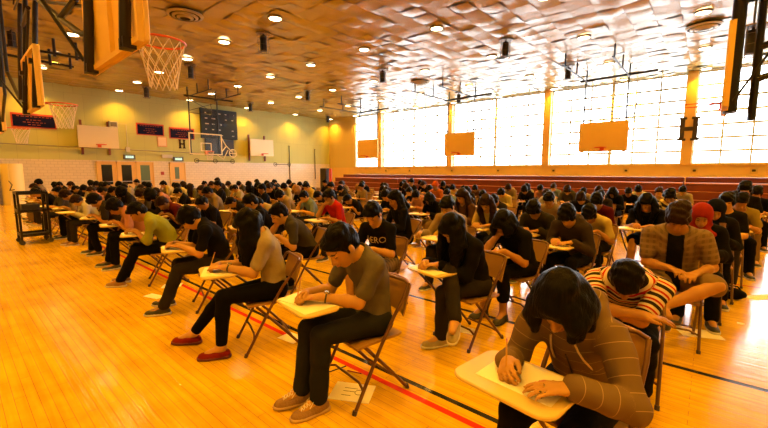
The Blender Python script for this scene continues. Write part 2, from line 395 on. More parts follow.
# small tan wall outlets below the sill
for x in (-19.3,-17.0,-13.4,-10.1,-6.8,-3.3,-.62,1.35):
    r = empty('wall_outlet', (x, Y1, 1.62)); tag(r, 'small square wall box on the tan band under the windows', 'outlet', 'square boxes under the windows')
    MB().rplate(0, 0, .26, .26, 0, .04, .02, M=Matrix.Rotation(math.pi/2, 4, 'X')).build('cover_plate', mat('outlet_tan', (.60,.40,.16), .5), r)
    MB().rplate(0, 0, .12, .10, .04, .05, .02, M=Matrix.Rotation(math.pi/2, 4, 'X')).build('socket', mat('dark_socket', (.03,.02,.015), .5), r)

# ------------------------------------------------------------------ retracted wooden bleachers
BW = mat('bleacher_wood', (.15,.028,.020), .42, mottle=.2, mscale=2.5); BW2 = mat('bleacher_edge', (.55,.22,.12), .3)
def bleachers(x0, x1, lab):
    r = empty('bleacher', ((x0+x1)/2, 16.9, 0)); hw = (x1-x0)/2; tag(r, lab, 'bleacher', None)
    for i in range(4):
        y0 = -.2+i*.07; z0 = .02+i*.29
        MB().box((-hw, y0, z0+.012), (hw, y0+.5, z0+.275)).build('riser_board', BW, r, False)
        MB().box((-hw, y0-(.03 if i == 3 else .012), z0+(.262 if i == 3 else .283)), (hw, y0+.5, z0+.30)).build('seat_board', BW2, r, False)
    MB().box((-hw, .75, 0), (hw, 1.15, 1.37)).build('back_riser', BW, r, False)
    MB().box((-hw, .30, 1.13), (hw, .75, 1.17)).build('walk_board', BW, r, False)
    MB().box((-hw, -.42, 0), (hw, -.2, .10)).build('kick_board', BW2, r, False)
bleachers(-18.9, -13.6, 'dark red wooden bleacher section pushed in by the far corner')
bleachers(-13.55, -.75, 'dark red wooden bleacher section below the middle of the window wall')
bleachers(-.70, 5.9, 'dark red wooden bleacher section past the seam, beside the bare aisle')

# ------------------------------------------------------------------ doors and fittings on the scoreboard wall
DY = mat('door_yellow', (.66,.40,.10), .45); DG = mat('dark_pane', (.012,.012,.014), .12); DGL = mat('greenish_pane', (.10,.16,.12), .15)
for i, y in enumerate((6.0, 6.96, 7.92, 9.77)):
    mb = MB(); x = X0+.03
    mb.box((x, y-.47, 0), (x+.06, y-.42, 2.14)).box((x, y+.42, 0), (x+.06, y+.47, 2.14)).box((x, y-.47, 2.06), (x+.06, y+.47, 2.14))
    fr = struct('door_%d' % (i+1), mb, DY)
    MB().box((x, y-.42, .01), (x+.035, y+.42, 2.06)).build('door_leaf', DY, fr)
    if i < 3: MB().box((x+.035, y-.25, .85), (x+.045, y+.25, 1.95)).build('pane', DG if i < 2 else DGL, fr)
    else: MB().box((x+.035, y-.18, 1.1), (x+.045, y+.08, 1.85)).build('pane', DGL, fr)
    MB().box((x+.035, y-.32, .98), (x+.09, y+.32, 1.02)).build('push_bar', mat('steel', (.45,.42,.38), .3, metal=.9), fr)
def wall_box(nm, y0, y1, z0, z1, m, lab, cat, t=.04, off=0, group=None):
    o = MB().box((X0+off, y0, z0), (X0+off+t, y1, z1)).build(nm, m, None, False); tag(o, lab, cat, group); return o
NAVY = mat('banner_navy', (.007,.008,.035), .9, spec=.05); RB = mat('banner_red', (.45,.05,.03), .8); FADE = mat('banner_thread', (.30,.06,.03), .8, spec=.1)
def banner(y0, y1, z0, z1, lab):
    r = empty('wall_banner', (X0, (y0+y1)/2, z0)); tag(r, lab, 'banner', None); w = (y1-y0)/2; h = z1-z0
    MB().box((.01, -w, 0), (.03, w, h)).build('border', RB, r, False)
    MB().box((.03, -w+.06, .05), (.036, w-.06, h-.09)).build('field', NAVY, r, False)
    mb = MB()
    for row, f in ((.78,.75),(.55,.35),(.38,.5),(.22,.28)):
        x = -w*f
        while x < w*f:
            L_ = random.uniform(.06,.14); mb.box((.036, x, h*row-.016), (.039, min(x+L_, w*f), h*row+.016)); x += L_+.05
    mb.build('embroidery', FADE, r, False)
banner(7.62, 9.12, 3.75, 4.45, 'navy banner with red border between backboard and small framed square')
banner(9.42, 10.95, 3.65, 4.35, 'navy banner with red border partly behind the glass backboard')
banner(2.3, 4.0, 3.75, 4.45, 'navy banner seen behind the hanging net by the aisle end of the wall')
def letter_H(name, loc, rz, s, m, lab):
    mb = MB(); w, t = .62*s, .17*s
    mb.box((-w/2, -.03, 0), (-w/2+t, 0, s)).box((w/2-t, -.03, 0), (w/2, 0, s)).box((-w/2+t, -.028, s*.42), (w/2-t, -.002, s*.59))
    for sx in (-1, 1):
        for z in (0, s-.09*s): c = sx*(w/2-t/2); mb.box((c-t*.85, -.032, z), (c+t*.85, .0, z+.10*s))
    o = mb.build(name, m, None, False); o.location = loc; o.rotation_euler = (0,0,rz); return tag(o, lab, 'sign')
HM = mat('letter_dark', (.03,.012,.008), .7, spec=.1)
letter_H('letter_sign', (X0+.005, 10.15, 3.05), math.radians(90), .56, HM, 'dark block letter H mounted on the wall beside the glass backboard')
letter_H('letter_sign', (-.95, Y1-.225, 2.98), 0, 1.05, mat('letter_brown', (.035,.02,.012), .5), 'large dark block letter H mounted on the tan window pier')
r = empty('framed_notice', (X0, 8.98, 3.1)); tag(r, 'small square framed notice below the banners', 'notice')
MB().box((.005,-.27,0),(.03,.27,.62)).build('frame', mat('notice_orange', (.62,.28,.10), .5), r, False); MB().box((.03,-.22,.05),(.035,.22,.57)).build('sheet', mat('notice_sheet', (.7,.5,.3), .7), r, False)
def exit_sign(y, z, lab):
    r = empty('exit_sign', (X0, y, z)); tag(r, lab, 'exit sign')
    MB().box((.0,-.30,-.13),(.09,.30,.13)).build('housing', mat('sign_housing', (.10,.09,.07), .5), r, False)
    MB().box((.09,-.20,-.07),(.1,.20,.07)).build('lit_face', mat('exit_face', (.1,.3,.2), .5, emit=(.75,1,.8), estr=1.1), r, False)
    c = bpy.data.curves.new('lettering', 'FONT'); c.body = 'EXIT'; c.size = .14; c.align_x = 'CENTER'; c.align_y = 'CENTER'; c.extrude = .001
    t = bpy.data.objects.new('tmp', c); me = bpy.data.meshes.new_from_object(t); bpy.data.objects.remove(t)
    o = link('lettering', me, r, mat('exit_red', (.35,.03,.02), .5)); o.location = (.102,0,0); o.rotation_euler = (math.pi/2,0,math.pi/2)
exit_sign(7.15, 2.42, 'lit exit sign above the dark-paned doors'); exit_sign(9.85, 2.36, 'lit exit sign above the single yellow door')
r = empty('horn_loudspeaker', (X0, 6.45, 4.05)); tag(r, 'pale horn loudspeaker on the wall above the white backboard', 'loudspeaker')
MB().box((.0,-.2,0),(.25,.2,.34)).build('housing', mat('pale_plastic', (.5,.47,.4), .5), r); MB().box((.25,-.15,.05),(.27,.15,.29)).build('grille', mat('grille_dark', (.12,.1,.08), .7), r)
wall_box('junction_box', 7.0, 7.2, 2.72, 2.98, mat('pale_plastic', (.5,.47,.4)), 'pale junction box at the foot of the vertical conduit', 'junction box', .1)
o = MB().tube([(X0+.05,7.1,2.98),(X0+.05,7.1,4.3),(X0+.05,6.6,4.3)], .014, 6).build('conduit', mat('pale_plastic', (.5,.47,.4)), None); tag(o, 'thin pale conduit rising from the junction box on the wall', 'conduit')
o = MB().tube([(X0+.06,-2,2.98),(X0+.06,11.3,2.78)], .025, 6).build('conduit', mat('conduit_grey', (.25,.22,.15), .5), None); tag(o, 'long horizontal conduit crossing the green wall under the banners', 'conduit')
wall_box('wall_plaque', 8.78, 8.96, 1.36, 1.56, mat('plaque_red', (.30,.03,.02), .5), 'small dark red plaque on the tiles between the doors', 'plaque', .03, .03)
wall_box('emergency_light', 8.9, 9.5, 2.42, 2.62, mat('pale_plastic', (.5,.47,.4)), 'pale emergency light box beside the exit sign', 'light box', .1)
# wall rails with round ends, hoses, climbing pipes
def wall_rail(y0, y1, z, lab, n=3):
    r = empty('wall_rail', (X0, (y0+y1)/2, z)); tag(r, lab, 'wall rail'); m = mat('rail_dark', (.05,.035,.025), .4, metal=.5); w = (y1-y0)/2
    MB().tube([(.12,-w,0),(.12,w,0)], .022, 8).build('bar', m, r)
    for i in range(n):
        y = -w+2*w*i/(n-1); mb = MB(); mb.tube([(.03+.0*k, y+.14*math.cos(t), .14*math.sin(t)) for k, t in enumerate(np.linspace(0, 2*math.pi, 17)[:-1])], .02, 6, closed=True); mb.tube([(.0,y,0),(.13,y,0)], .03, 8)
        mb.build('round_bracket', m, r)
wall_rail(11.0, 13.5, 2.28, 'dark wall rail on three round brackets below the scoreboard'); wall_rail(17.0, 18.3, 2.12, 'dark wall rail on two round brackets past the white backboard', 2)
for y, t, l in ((18.3, 3.6, 'thin dark pole fixed upright on the wall near the round bracket rail'), (20.9, 3.45, 'thin dark pole fixed upright on the wall close to the corner')):
    o = MB().tube([(X0+.08,y,.9),(X0+.08,y,t)], .028, 8).tube([(X0+.08,y-.08,t),(X0+.08,y+.08,t)], .02, 6).build('wall_pole', mat('rail_dark', (.05,.035,.025)), None); tag(o, l, 'pole')
r = empty('scoreboard', (X0, 12.6, 3.8)); tag(r, 'dark basketball scoreboard panel high on the wall behind the glass backboard', 'scoreboard')
SBM = mat('scoreboard_face', (.016,.022,.026), .5, spec=.2)
MB().box((.02,-1.25,0),(.22,1.25,1.95)).build('cabinet', SBM, r, False); MB().box((.02,-1.0,-1.15),(.12,1.0,-.02)).build('lower_panel', mat('scoreboard_black', (.015,.013,.012), .5), r, False)
mb = MB()
for row in range(5):
    for c in range(5):
        if random.random() < .75:
            y = -1.0+c*.46; z = .2+row*.36; mb.box((.22, y, z), (.226, y+random.uniform(.1,.26), z+.06))
mb.build('marking', mat('sb_mark', (.55,.5,.42), .5), r, False)
for y, z in ((-.9,1.45),(-.6,1.45),(.5,1.45),(.8,1.45),(-.15,.85),(.12,.85)): MB().box((.22,y,z),(.23,y+.2,z+.28)).build('digit_window', mat('sb_digit', (.02,.02,.03), .15), r, False)
# tall rolled mats at the far aisle end, dark mat and cone in the far corner
def rolled_mat(x, y, r_, h, lab):
    pts = []; n = 90
    for i in range(n): t = i/n*6*2*math.pi; rr = r_*(.18+.82*i/n); pts.append((x+rr*math.cos(t), y+rr*math.sin(t)))
    V = []; F = []
    for i, (a, b) in enumerate(pts):
        d = Vector((a-x, b-y, 0)).normalized()*.016
        for s_, z in ((-1, .0), (1, .0), (1, h), (-1, h)): V.append((a+d.x*s_, b+d.y*s_, z))
    for i in range(n-1):
        for q in range(4): F.append((i*4+q, i*4+(q+1) % 4, (i+1)*4+(q+1) % 4, (i+1)*4+q))
    F += [(3,2,1,0), tuple((n-1)*4+q for q in range(4))]
    o = MB().add(V, F).build('rolled_mat', mat('mat_cream', (.85,.70,.28), .5), None); tag(o, lab, 'gym mat')
rolled_mat(-25.3, 2.1, .42, 1.95, 'tall cream rolled gym mat against the tiles beyond the trolley'); rolled_mat(-25.3, 1.2, .40, 1.92, 'second cream rolled mat, cut off by the picture edge')
o = MB().rplate(0,0,.62,.40,0,1.78,.10).build('padded_mat', mat('mat_dark', (.02,.012,.010), .7), None); o.location = (-20.0, 16.95, 0); tag(o, 'dark upright padded mat standing at the far end of the bleachers', 'gym mat')
r = empty('padded_post', (-19.35, 16.9, 0)); tag(r, 'orange red padded post between the dark mat and the bleachers', 'post')
MB().cyl((0,0),.10,.03,1.75,16).build('padding', mat('cone_red', (.60,.07,.02), .6), r); MB().rplate(0,0,.4,.4,0,.04,.05).build('base_plate', mat('post_base', (.02,.018,.016), .6), r)

# ------------------------------------------------------------------ ceiling fixtures
LM = mat('lamp_lens', (.9,.8,.6), .5, emit=(1,.74,.38), estr=LAMP_STRENGTH); LR = mat('lamp_ring', (.22,.15,.08), .4, metal=.3)
def make_lamp():
    r = empty('ceiling_light', (0,0,0))
    mb = MB(); n = 28; V = []; F = []
    for rr, z in ((.215,.02),(.215,-.03),(.175,-.035),(.170,.0)):
        V += [(rr*math.cos(2*math.pi*k/n), rr*math.sin(2*math.pi*k/n), z) for k in range(n)]
    for i in range(3):
        for k in range(n): F.append((i*n+k, i*n+(k+1) % n, (i+1)*n+(k+1) % n, (i+1)*n+k))
    mb.add(V, F).build('trim_ring', LR, r)
    V = [(.172*math.cos(2*math.pi*k/n), .172*math.sin(2*math.pi*k/n), -.034) for k in range(n)]
    MB().add(V, [tuple(range(n-1,-1,-1))]).build('lens', LM, r, False)
    sd = bpy.data.lights.new('downlight_beam', 'SPOT'); sd.energy = SPOT_W; sd.color = LAMP_COLOR; sd.spot_size = math.radians(128); sd.spot_blend = .7; sd.shadow_soft_size = .12
    so = bpy.data.objects.new('downlight_beam', sd); COL.objects.link(so); so.parent = r; so.location = (0,0,-.06); return r
proto = make_lamp(); first = True
LX = [-25.2,-22.2,-19.2,-16.15,-13.1,-10.0,-6.85,-3.57,-.52,2.5,5.3]; LY = [-4.3,-.6,3.1,6.7,10.45,14.35,18.45,22.1]
ordn = 'first second third fourth fifth sixth seventh eighth ninth tenth eleventh'.split()
for i, x in enumerate(LX):
    for j, y in enumerate(LY):
        o = proto if first else copy_tree(proto); first = False
        o.location = (x, y, H-.045); tag(o, 'round recessed downlight, %s line from the scoreboard wall, %s light along it' % (ordn[i], ordn[j]), 'ceiling light', 'recessed ceiling downlights')
SPK = mat('speaker_black', (.012,.011,.012), .5); WIRE = mat('cage_wire', (.12,.1,.09), .4, metal=.6)
def make_spk():
    r = empty('hanging_loudspeaker', (0,0,0))
    MB().cyl((0,0),.11,-.52,-.06,18).build('housing', SPK, r); MB().tube([(0,0,-.06),(0,0,.02)], .03, 8).build('stem', SPK, r)
    mb = MB()
    for k in range(6):
        t = k*math.pi/3; c, s_ = math.cos(t)*.17, math.sin(t)*.17; mb.tube([(c,s_,.0),(c,s_,-.56)], .007, 4)
    for z in (-.14,-.35,-.56): mb.tube([(.17*math.cos(t), .17*math.sin(t), z) for t in np.linspace(0,2*math.pi,19)[:-1]], .007, 4, closed=True)
    mb.build('wire_guard', WIRE, r); MB().cyl((0,0),.24,-.0,.03,20).build('ceiling_plate', LR, r); return r
proto = make_spk(); first = True
for x, y, w in ((-11.45,7.2,'between the nearer ceiling vents'),(-11.4,13.1,'above the middle of the hall'),(-5.7,13.0,'near the middle piers'),(-17.1,7.2,'near the hanging net'),(-17.2,1.75,'high above the trolley'),(-23.2,7.4,'near the banners'),(-17.4,13.6,'toward the scoreboard'),(-23.3,13.5,'by the scoreboard'),(-5.0,17.9,'in front of the pier windows'),(-11.4,19.8,'above the middle window backboard'),(-23.8,20.6,'near the far corner')):
    o = proto if first else copy_tree(proto); first = False; o.location = (x, y, H-.05); tag(o, 'black cylinder loudspeaker in a wire cage hanging ' + w, 'loudspeaker', 'caged hanging loudspeakers')
o = copy_tree(proto); o.location = (.43, 11.2, 4.55); tag(o, 'black cylinder loudspeaker in a wire cage hanging on a long rod beside the black mast', 'loudspeaker', 'caged hanging loudspeakers')
MB().tube([(0,0,.02),(0,0,H-4.55)], .02, 8).build('drop_rod', SPK, o)
def vent(x, y, w):
    r = empty('ceiling_vent', (x, y, H-.05)); tag(r, 'round ringed ceiling air vent ' + w, 'vent'); m = mat('vent_metal', (.40,.33,.24), .35, metal=.3)
    for i, (a, b, z) in enumerate(((.48,.40,-.02),(.34,.27,-.06),(.22,.14,-.09))):
        n = 32; V = [(q*math.cos(2*math.pi*k/n), q*math.sin(2*math.pi*k/n), zz) for q, zz in ((a, z),(a,z-.02),(b,z-.05),(b,z-.03)) for k in range(n)]
        F = [(p*n+k, p*n+(k+1) % n, ((p+1) % 4)*n+(k+1) % n, ((p+1) % 4)*n+k) for p in range(4) for k in range(n)]; MB().add(V, F).build('ring', m, r)
    MB().cyl((0,0),.44,-.012,.02,32).build('dark_throat', mat('vent_dark', (.03,.02,.015), .8), r)
vent(-11.7, 4.86, 'nearest the hanging net'); vent(-.52, 15.7, 'by the large letter pier'); vent(-11.45, 16.0, 'ahead of the middle window backboard')

# ------------------------------------------------------------------ basketball hoops
ORB = mat('board_orange', (.86,.56,.12), .45, mottle=.05, mscale=3); WHB = mat('board_white', (.78,.66,.38), .45); BLK = mat('frame_black', (.012,.010,.010), .4, metal=.3)
STL = mat('frame_steel', (.03,.035,.045), .5, metal=.2); RIM = mat('rim_red', (.70,.08,.02), .4); NET = mat('net_white', (.80,.68,.48), .8); REDP = mat('post_red', (.16,.03,.02), .5)
def clear_mat():
    m = bpy.data.materials.new('clear_board'); m.use_nodes = True; nt = m.node_tree; nt.nodes.remove(nt.nodes['Principled BSDF'])
    a = nt.nodes.new('ShaderNodeBsdfTransparent'); a.inputs[0].default_value = (.93,.95,.95,1); g = nt.nodes.new('ShaderNodeBsdfGlossy'); g.inputs['Roughness'].default_value = .3; x = nt.nodes.new('ShaderNodeMixShader'); x.inputs[0].default_value = .012
    nt.links.new(a.outputs[0], x.inputs[1]); nt.links.new(g.outputs[0], x.inputs[2]); nt.links.new(x.outputs[0], nt.nodes['Material Output'].inputs[0]); return m
CLR = clear_mat()
def hoop(loc, rz, w, h, bm, lab, net=True, rimz=.16, small=False, glass=False, frm=STL, style='ceiling', depth=3.6, top=H, group=None, px=.43, pr=.035, rake=0):
    """loc: centre of the board's bottom edge; the board faces local -Y"""
    r = empty('basketball_hoop', loc, rz); tag(r, lab, 'basketball hoop', group); z1 = top-loc[2]-.02
    if glass:
        MB().box((-w/2,-.008,0),(w/2,.008,h)).build('backboard', CLR, r, False)
        mb = MB(); t = .05
        mb.box((-w/2-.01,-.02,-.01),(w/2+.01,.02,t)).box((-w/2-.01,-.02,h-t),(w/2+.01,.02,h+.01)).box((-w/2-.01,-.02,t),(-w/2+t,.02,h-t)).box((w/2-t,-.02,t),(w/2+.01,.02,h-t)); mb.build('board_frame', WHB, r, False)
        mb = MB(); a, b, z0 = .30, .045, .18
        mb.box((-a,-.014,z0),(a,-.009,z0+b)).box((-a,-.014,z0+.42),(a,-.009,z0+.42+b)).box((-a,-.014,z0+b),(-a+b,-.009,z0+.42)).box((a-b,-.014,z0+b),(a,-.009,z0+.42)); mb.build('target_square', WHB, r, False)
    else:
        mb = MB().rplate(0, h/2, w, h, -.022, .022, .03, M=Matrix.Rotation(math.pi/2, 4, 'X'), bev=.006)
        mb.build('backboard', bm, r)
        mb = MB(); mb.box((-w/2+.01,.022,0),(w/2-.01,.07,.05)).box((-w/2+.01,.022,h-.05),(w/2-.01,.07,h)).box((-w/2+.01,.022,.05),(-w/2+.06,.07,h-.05)).box((w/2-.06,.022,.05),(w/2-.01,.07,h-.05)).box((-.03,.022,.05),(.03,.06,h-.05))
        mb.build('stiffening_rib', bm, r, False)
    R_ = .23; yc = -.022-.15-R_
    mb = MB().tube([(R_*math.cos(t), yc+R_*math.sin(t), rimz) for t in np.linspace(0, 2*math.pi, 33)[:-1]], .011 if not small else .016, 8, closed=True)
    mb.box((-.09,yc+R_-.01,rimz-.012),(.09,-.022,rimz+.010)); mb.build('rim', RIM, r)
    MB().box((-.08,-.05,rimz-.14),(.08,-.022,rimz+.02)).build('rim_bracket', RIM, r, False)
    if net:
        mb = MB(); n = 12; Ln = .46
        def P(k, l):
            f = l/5; rad = R_*(1-.62*f+.18*f*f)*.98; t = 2*math.pi*(k+.5*(l % 2))/n; return (rad*math.cos(t), yc+rad*math.sin(t), rimz-.01-Ln*f)
        for k in range(n):
            for l in range(5):
                a = P(k, l); 
                for dk in ((0, -1) if l % 2 == 0 else (0, 1)): 
                    b = P(k+dk, l+1); mb.tube([a, ((a[0]+b[0])/2*1.01, (a[1]+b[1])/2*1.0, (a[2]+b[2])/2), b], .0045, 4)
        mb.build('net', NET, r)
    if style == 'ceiling':
        for sx in (-1, 1):
            x = sx*w*px
            MB().tube([(x,.10,-.02),(x,.10-rake*z1,z1-.55 if depth else z1)], pr, 10).build('mast', frm, r)
            MB().box((x-.06,.03,-.03),(x+.06,.13,.06)).build('clamp', frm, r, False); MB().box((x-.05,.03,h*.7),(x+.05,.12,h*.7+.08)).build('clamp', frm, r, False)
            if depth:
                MB().tube([(x,.35,z1-.5),(x,-depth,z1-.5)], .028, 8).build('ceiling_rail', frm, r)
                for k in range(3): MB().tube([(x,.2-k*(depth-.1)/2,z1-.5),(x,.2-k*(depth-.1)/2,z1+.0)], .03, 8).build('hanger', frm, r)
        zt = z1-.55
        MB().tube([(-w*px,.10,zt-.1),(w*px,.10,zt-.7)], .014, 6).tube([(w*px,.10,zt-.1),(-w*px,.10,zt-.7)], .014, 6).tube([(-w*px,.10,zt-.8),(w*px,.10,zt-.8)], .018, 6).build('cross_brace', frm, r)
        MB().tube([(-w*.55,.1,z1-.48),(w*.95,.1,z1-.44)], .05, 8).build('top_beam', BLK, r)
        MB().tube([(w*.40,.12,.1),(w*.62,1.6,z1-.5)], .018, 6).build('back_strut', frm, r)
    return r
# facing the seats from the window side
for i, (x, w_) in enumerate(((-3.74, 'beside the large letter pier'), (-10.85, 'in the middle of the windows'), (-17.93, 'by the far corner'))):
    hoop((x, 19, 2.46), 0, 1.9, 1.28, ORB, 'orange backboard hanging before the window wall ' + w_, net=False, small=True, depth=3.4)
# the two above the aisle, seen from behind
hoop((-4.46, 1.19, 2.66), math.pi, 1.70, 1.22, ORB, 'large orange backboard hanging right overhead, seen from behind, with white net', rimz=.28, frm=BLK, depth=0, px=.36, pr=.045, rake=.06)
hoop((-9.9, 1.25, 2.76), math.pi, 1.6, 1.05, ORB, 'orange backboard farther along the open floor, seen edge-on with net before banner', frm=BLK, depth=0, px=.40, pr=.04, rake=.08)
hoop((-16.4, 1.25, 2.76), math.pi, 1.83, 1.22, ORB, 'third orange backboard down the open floor side, cut by the picture edge', frm=BLK, depth=0, px=.40, pr=.04, rake=.08)
# main-court hoops
hoop((-21.4, 9.62, 2.51), math.pi/2, 1.80, 1.15, None, 'glass backboard with white frame and orange rim before the scoreboard', glass=True, frm=BLK, depth=2.6)
hoop((.06, 9.3, 2.66), -math.pi/2, 1.5, 1.38, ORB, 'orange backboard seen edge-on with red rim on the black mast', net=False, frm=BLK, depth=0, px=.05, pr=.10)
# wall boards
def wall_board(y, z, w, h, lab):
    r = hoop((X0+.75, y, z), math.pi/2, w, h, WHB, lab, net=False, small=True, style='wall')
    for sx in (-1, 1):
        MB().box((sx*w*.34-.05, .66, -.35), (sx*w*.34+.05, .74, h+.35)).build('wall_post', REDP, r, False)
        for zz in (.2, h-.2): MB().tube([(sx*w*.34,.02,zz),(sx*w*.34,.7,zz)], .025, 6).build('arm', BLK, r)
        MB().tube([(sx*w*.34,.03,.2),(sx*w*.34,.7,h-.2)], .015, 6).build('diagonal', BLK, r)
wall_board(5.6, 2.85, 1.8, 1.15, 'white backboard on wall posts between the banners and doors'); wall_board(15.45, 2.70, 1.9, 1.2, 'white backboard on wall posts beyond the scoreboard')
# black pipe braces of the overhead hoops (parts of the hoops they carry)
HB = [o for o in COL.objects if o.name.startswith('basketball_hoop') and 'label' in o]
def brace(h, pts, r_=.035):
    c, s_ = math.cos(-h.rotation_euler[2]), math.sin(-h.rotation_euler[2]); L_ = []
    for x, y, z in pts: dx, dy = x-h.location.x, y-h.location.y; L_.append((c*dx-s_*dy, s_*dx+c*dy, z-h.location.z))
    MB().tube(L_, r_, 8).build('brace_pipe', BLK, h)
h1 = [o for o in HB if 'right overhead' in o['label']][0]; h2 = [o for o in HB if 'farther along' in o['label']][0]; h3 = [o for o in HB if 'third orange' in o['label']][0]
brace(h1, [(-5.07,1.12,3.02),(-5.35,1.1,3.10),(-6.29,1.1,3.49),(-7.62,1.1,4.08),(-8.9,1.1,4.7),(-8.9,1.1,6.1)]); brace(h1, [(-6.29,1.1,3.49),(-5.46,1.1,3.48),(-5.07,1.2,4.3)]); brace(h1, [(-5.1,1.15,3.32),(-6.9,1.1,3.85),(-8.6,1.1,4.4)], .022)
brace(h2, [(-9.3,1.2,4.45),(-10.5,1.25,4.45)]); brace(h2, [(-9.3,1.2,4.4),(-10.5,1.2,3.3)], .022); brace(h2, [(-10.5,1.15,2.95),(-11.4,1.2,3.1),(-13.2,1.2,4.0),(-13.2,1.2,6.1)]); brace(h2, [(-11.4,1.2,3.1),(-10.9,1.2,3.9),(-10.6,1.25,4.9)])
brace(h3, [(-15.8,1.2,2.9),(-14.2,1.2,3.6),(-13.9,1.2,6.1)])
r = empty('overhead_pipe_run', (-17.4, 1.2, 5.6)); tag(r, 'pair of black ceiling pipes with hangers crossing behind the edge-on backboard', 'ceiling pipe')
MB().tube([(0,-.2,0),(.05,2.3,0)], .045, 8).build('pipe', BLK, r); MB().tube([(-1.3,-.2,0),(-1.6,2.4,0)], .045, 8).build('pipe', BLK, r)
for x, y in ((.04,1.6),(.05,2.2),(-1.5,1.7),(-1.58,2.3)): MB().tube([(x,y,-.1),(x,y,.5)], .045, 8).build('hanger', BLK, r)
hg = [o for o in HB if o['label'].startswith('glass backboard')][0]
for p in ([(.88,.05,1.05),(1.2,.12,.55),(1.55,.1,.2)], [(.88,.05,.15),(1.2,.12,.5)], [(.6,.1,.05),(1.0,.1,-.25),(1.3,.1,.3)]): MB().tube(p, .03, 6).build('side_arm', WHB, hg)
MB().tube([(1.6+.22*math.cos(t), .1, .12+.22*math.sin(t)) for t in np.linspace(0, 2*math.pi, 21)[:-1]], .03, 6, closed=True).tube([(1.38,.1,.12),(1.82,.1,.12)], .02, 6).tube([(1.6,.1,-.1),(1.6,.1,.34)], .02, 6).build('hand_wheel', WHB, hg)
r = empty('winch_rig', (.36, 9.5, H)); tag(r, 'black truss and winch box behind the edge-on hoop by the aisle', 'truss')
for p in ([(.1,0,-3.6),(.1,0,0)], [(.1,0,-2.9),(1.0,0,-2.6),(2.2,.1,-1.7)], [(.1,0,-2.35),(.7,0,-2.2),(1.3,0,-1.6),(2.2,0,-.6)], [(1.0,0,-2.6),(.75,0,-2.2)]): MB().tube(p, .06, 8).build('pipe', BLK, r)
MB().rplate(.42, 0, .42, .35, -1.2, -.02, .03).build('winch_box', BLK, r); MB().rplate(.42, 0, .5, .4, -1.32, -1.22, .03).build('lower_plate', BLK, r)
# ------------------------------------------------------------------ people
def rot(axis, deg):
    a = math.radians(deg); c, s = math.cos(a), math.sin(a)
    return {'x': np.array([[1,0,0],[0,c,-s],[0,s,c]]), 'y': np.array([[c,0,s],[0,1,0],[-s,0,c]]), 'z': np.array([[c,-s,0],[s,c,0],[0,0,1]])}[axis]
def ik(a, b, l1, l2, pole):
    a = np.asarray(a, float); b = np.asarray(b, float); d = b-a; L = np.linalg.norm(d)
    if L > (l1+l2)*.995: b = a+d/L*(l1+l2)*.995; d = b-a; L = np.linalg.norm(d)
    u = d/L; x = (l1*l1-l2*l2+L*L)/(2*L); hgt = math.sqrt(max(l1*l1-x*x, 0))
    p = np.asarray(pole, float); p = nrm(p-u*(p@u)); return a+u*x+p*hgt, b

POSE = dict(a1=7, a2=27, a3=54, hp=48, hy=0, hr=0, lean=0, wr=(-.11,-.35,.765), wl=(.11,-.31,.765), hr_mode='write', hl_mode='flat',
            polr=(-.45,.3,-1), poll=(.45,.3,-1), ar=(-.14,-.40,.085), al=(.14,-.38,.085), toer=(-.1,-1,0), toel=(.15,-1,0),
            footr=0, footl=0, kneer=(0,-.3,1), kneel=(0,-.3,1), hair='short', sleeve='short', legs='long', shw=.175, w=1.0, hood=False, ph=.0, neckop=.07, hem=0)

def skeleton(P):
    J = {}
    J['P'] = vec(0, .07, .535+P['ph'])
    def dr(a, l): a = math.radians(a); l = math.radians(l); return nrm((math.sin(l), -math.sin(a)*math.cos(l), math.cos(a)*math.cos(l)))
    d1, d2, d3 = dr(P['a1'], P['lean']), dr(P['a2'], P['lean']), dr(P['a3'], P['lean'])
    J['d1'], J['d2'] = d1, d2
    J['M'] = J['P']+.23*d1; J['N'] = J['M']+.26*d2; J['H'] = J['N']+P.get('nl',.15)*d3
    X = nrm(np.cross(vec(0,-1,0)*0+np.cross(d2, vec(1,0,0)), d2)); X = X if X[0] > 0 else -X
    F = np.cross(d2, X); F = F if F[1] < 0 else -F
    J['X'], J['F'] = X, F
    J['SR'] = J['N']-X*P['shw']-d2*.045+F*.02; J['SL'] = J['N']+X*P['shw']-d2*.045+F*.02
    for s, w, pol in (('R', 'wr', 'polr'), ('L', 'wl', 'poll')):
        J['E'+s], J['W'+s] = ik(J['S'+s], P[w], .275, .245, P[pol])
    for s, a, kn, sg in (('R', 'ar', 'kneer', -1), ('L', 'al', 'kneel', 1)):
        J['HP'+s] = J['P']+vec(sg*.088, 0, -.015)
        J['K'+s], J['A'+s] = ik(J['HP'+s], P[a], .455, .445, P[kn])
    J['HR'] = rot('z', P['hy'])@rot('x', P['hp'])@rot('y', P['hr'])   # head frame: looks -Y, pitched down
    return J

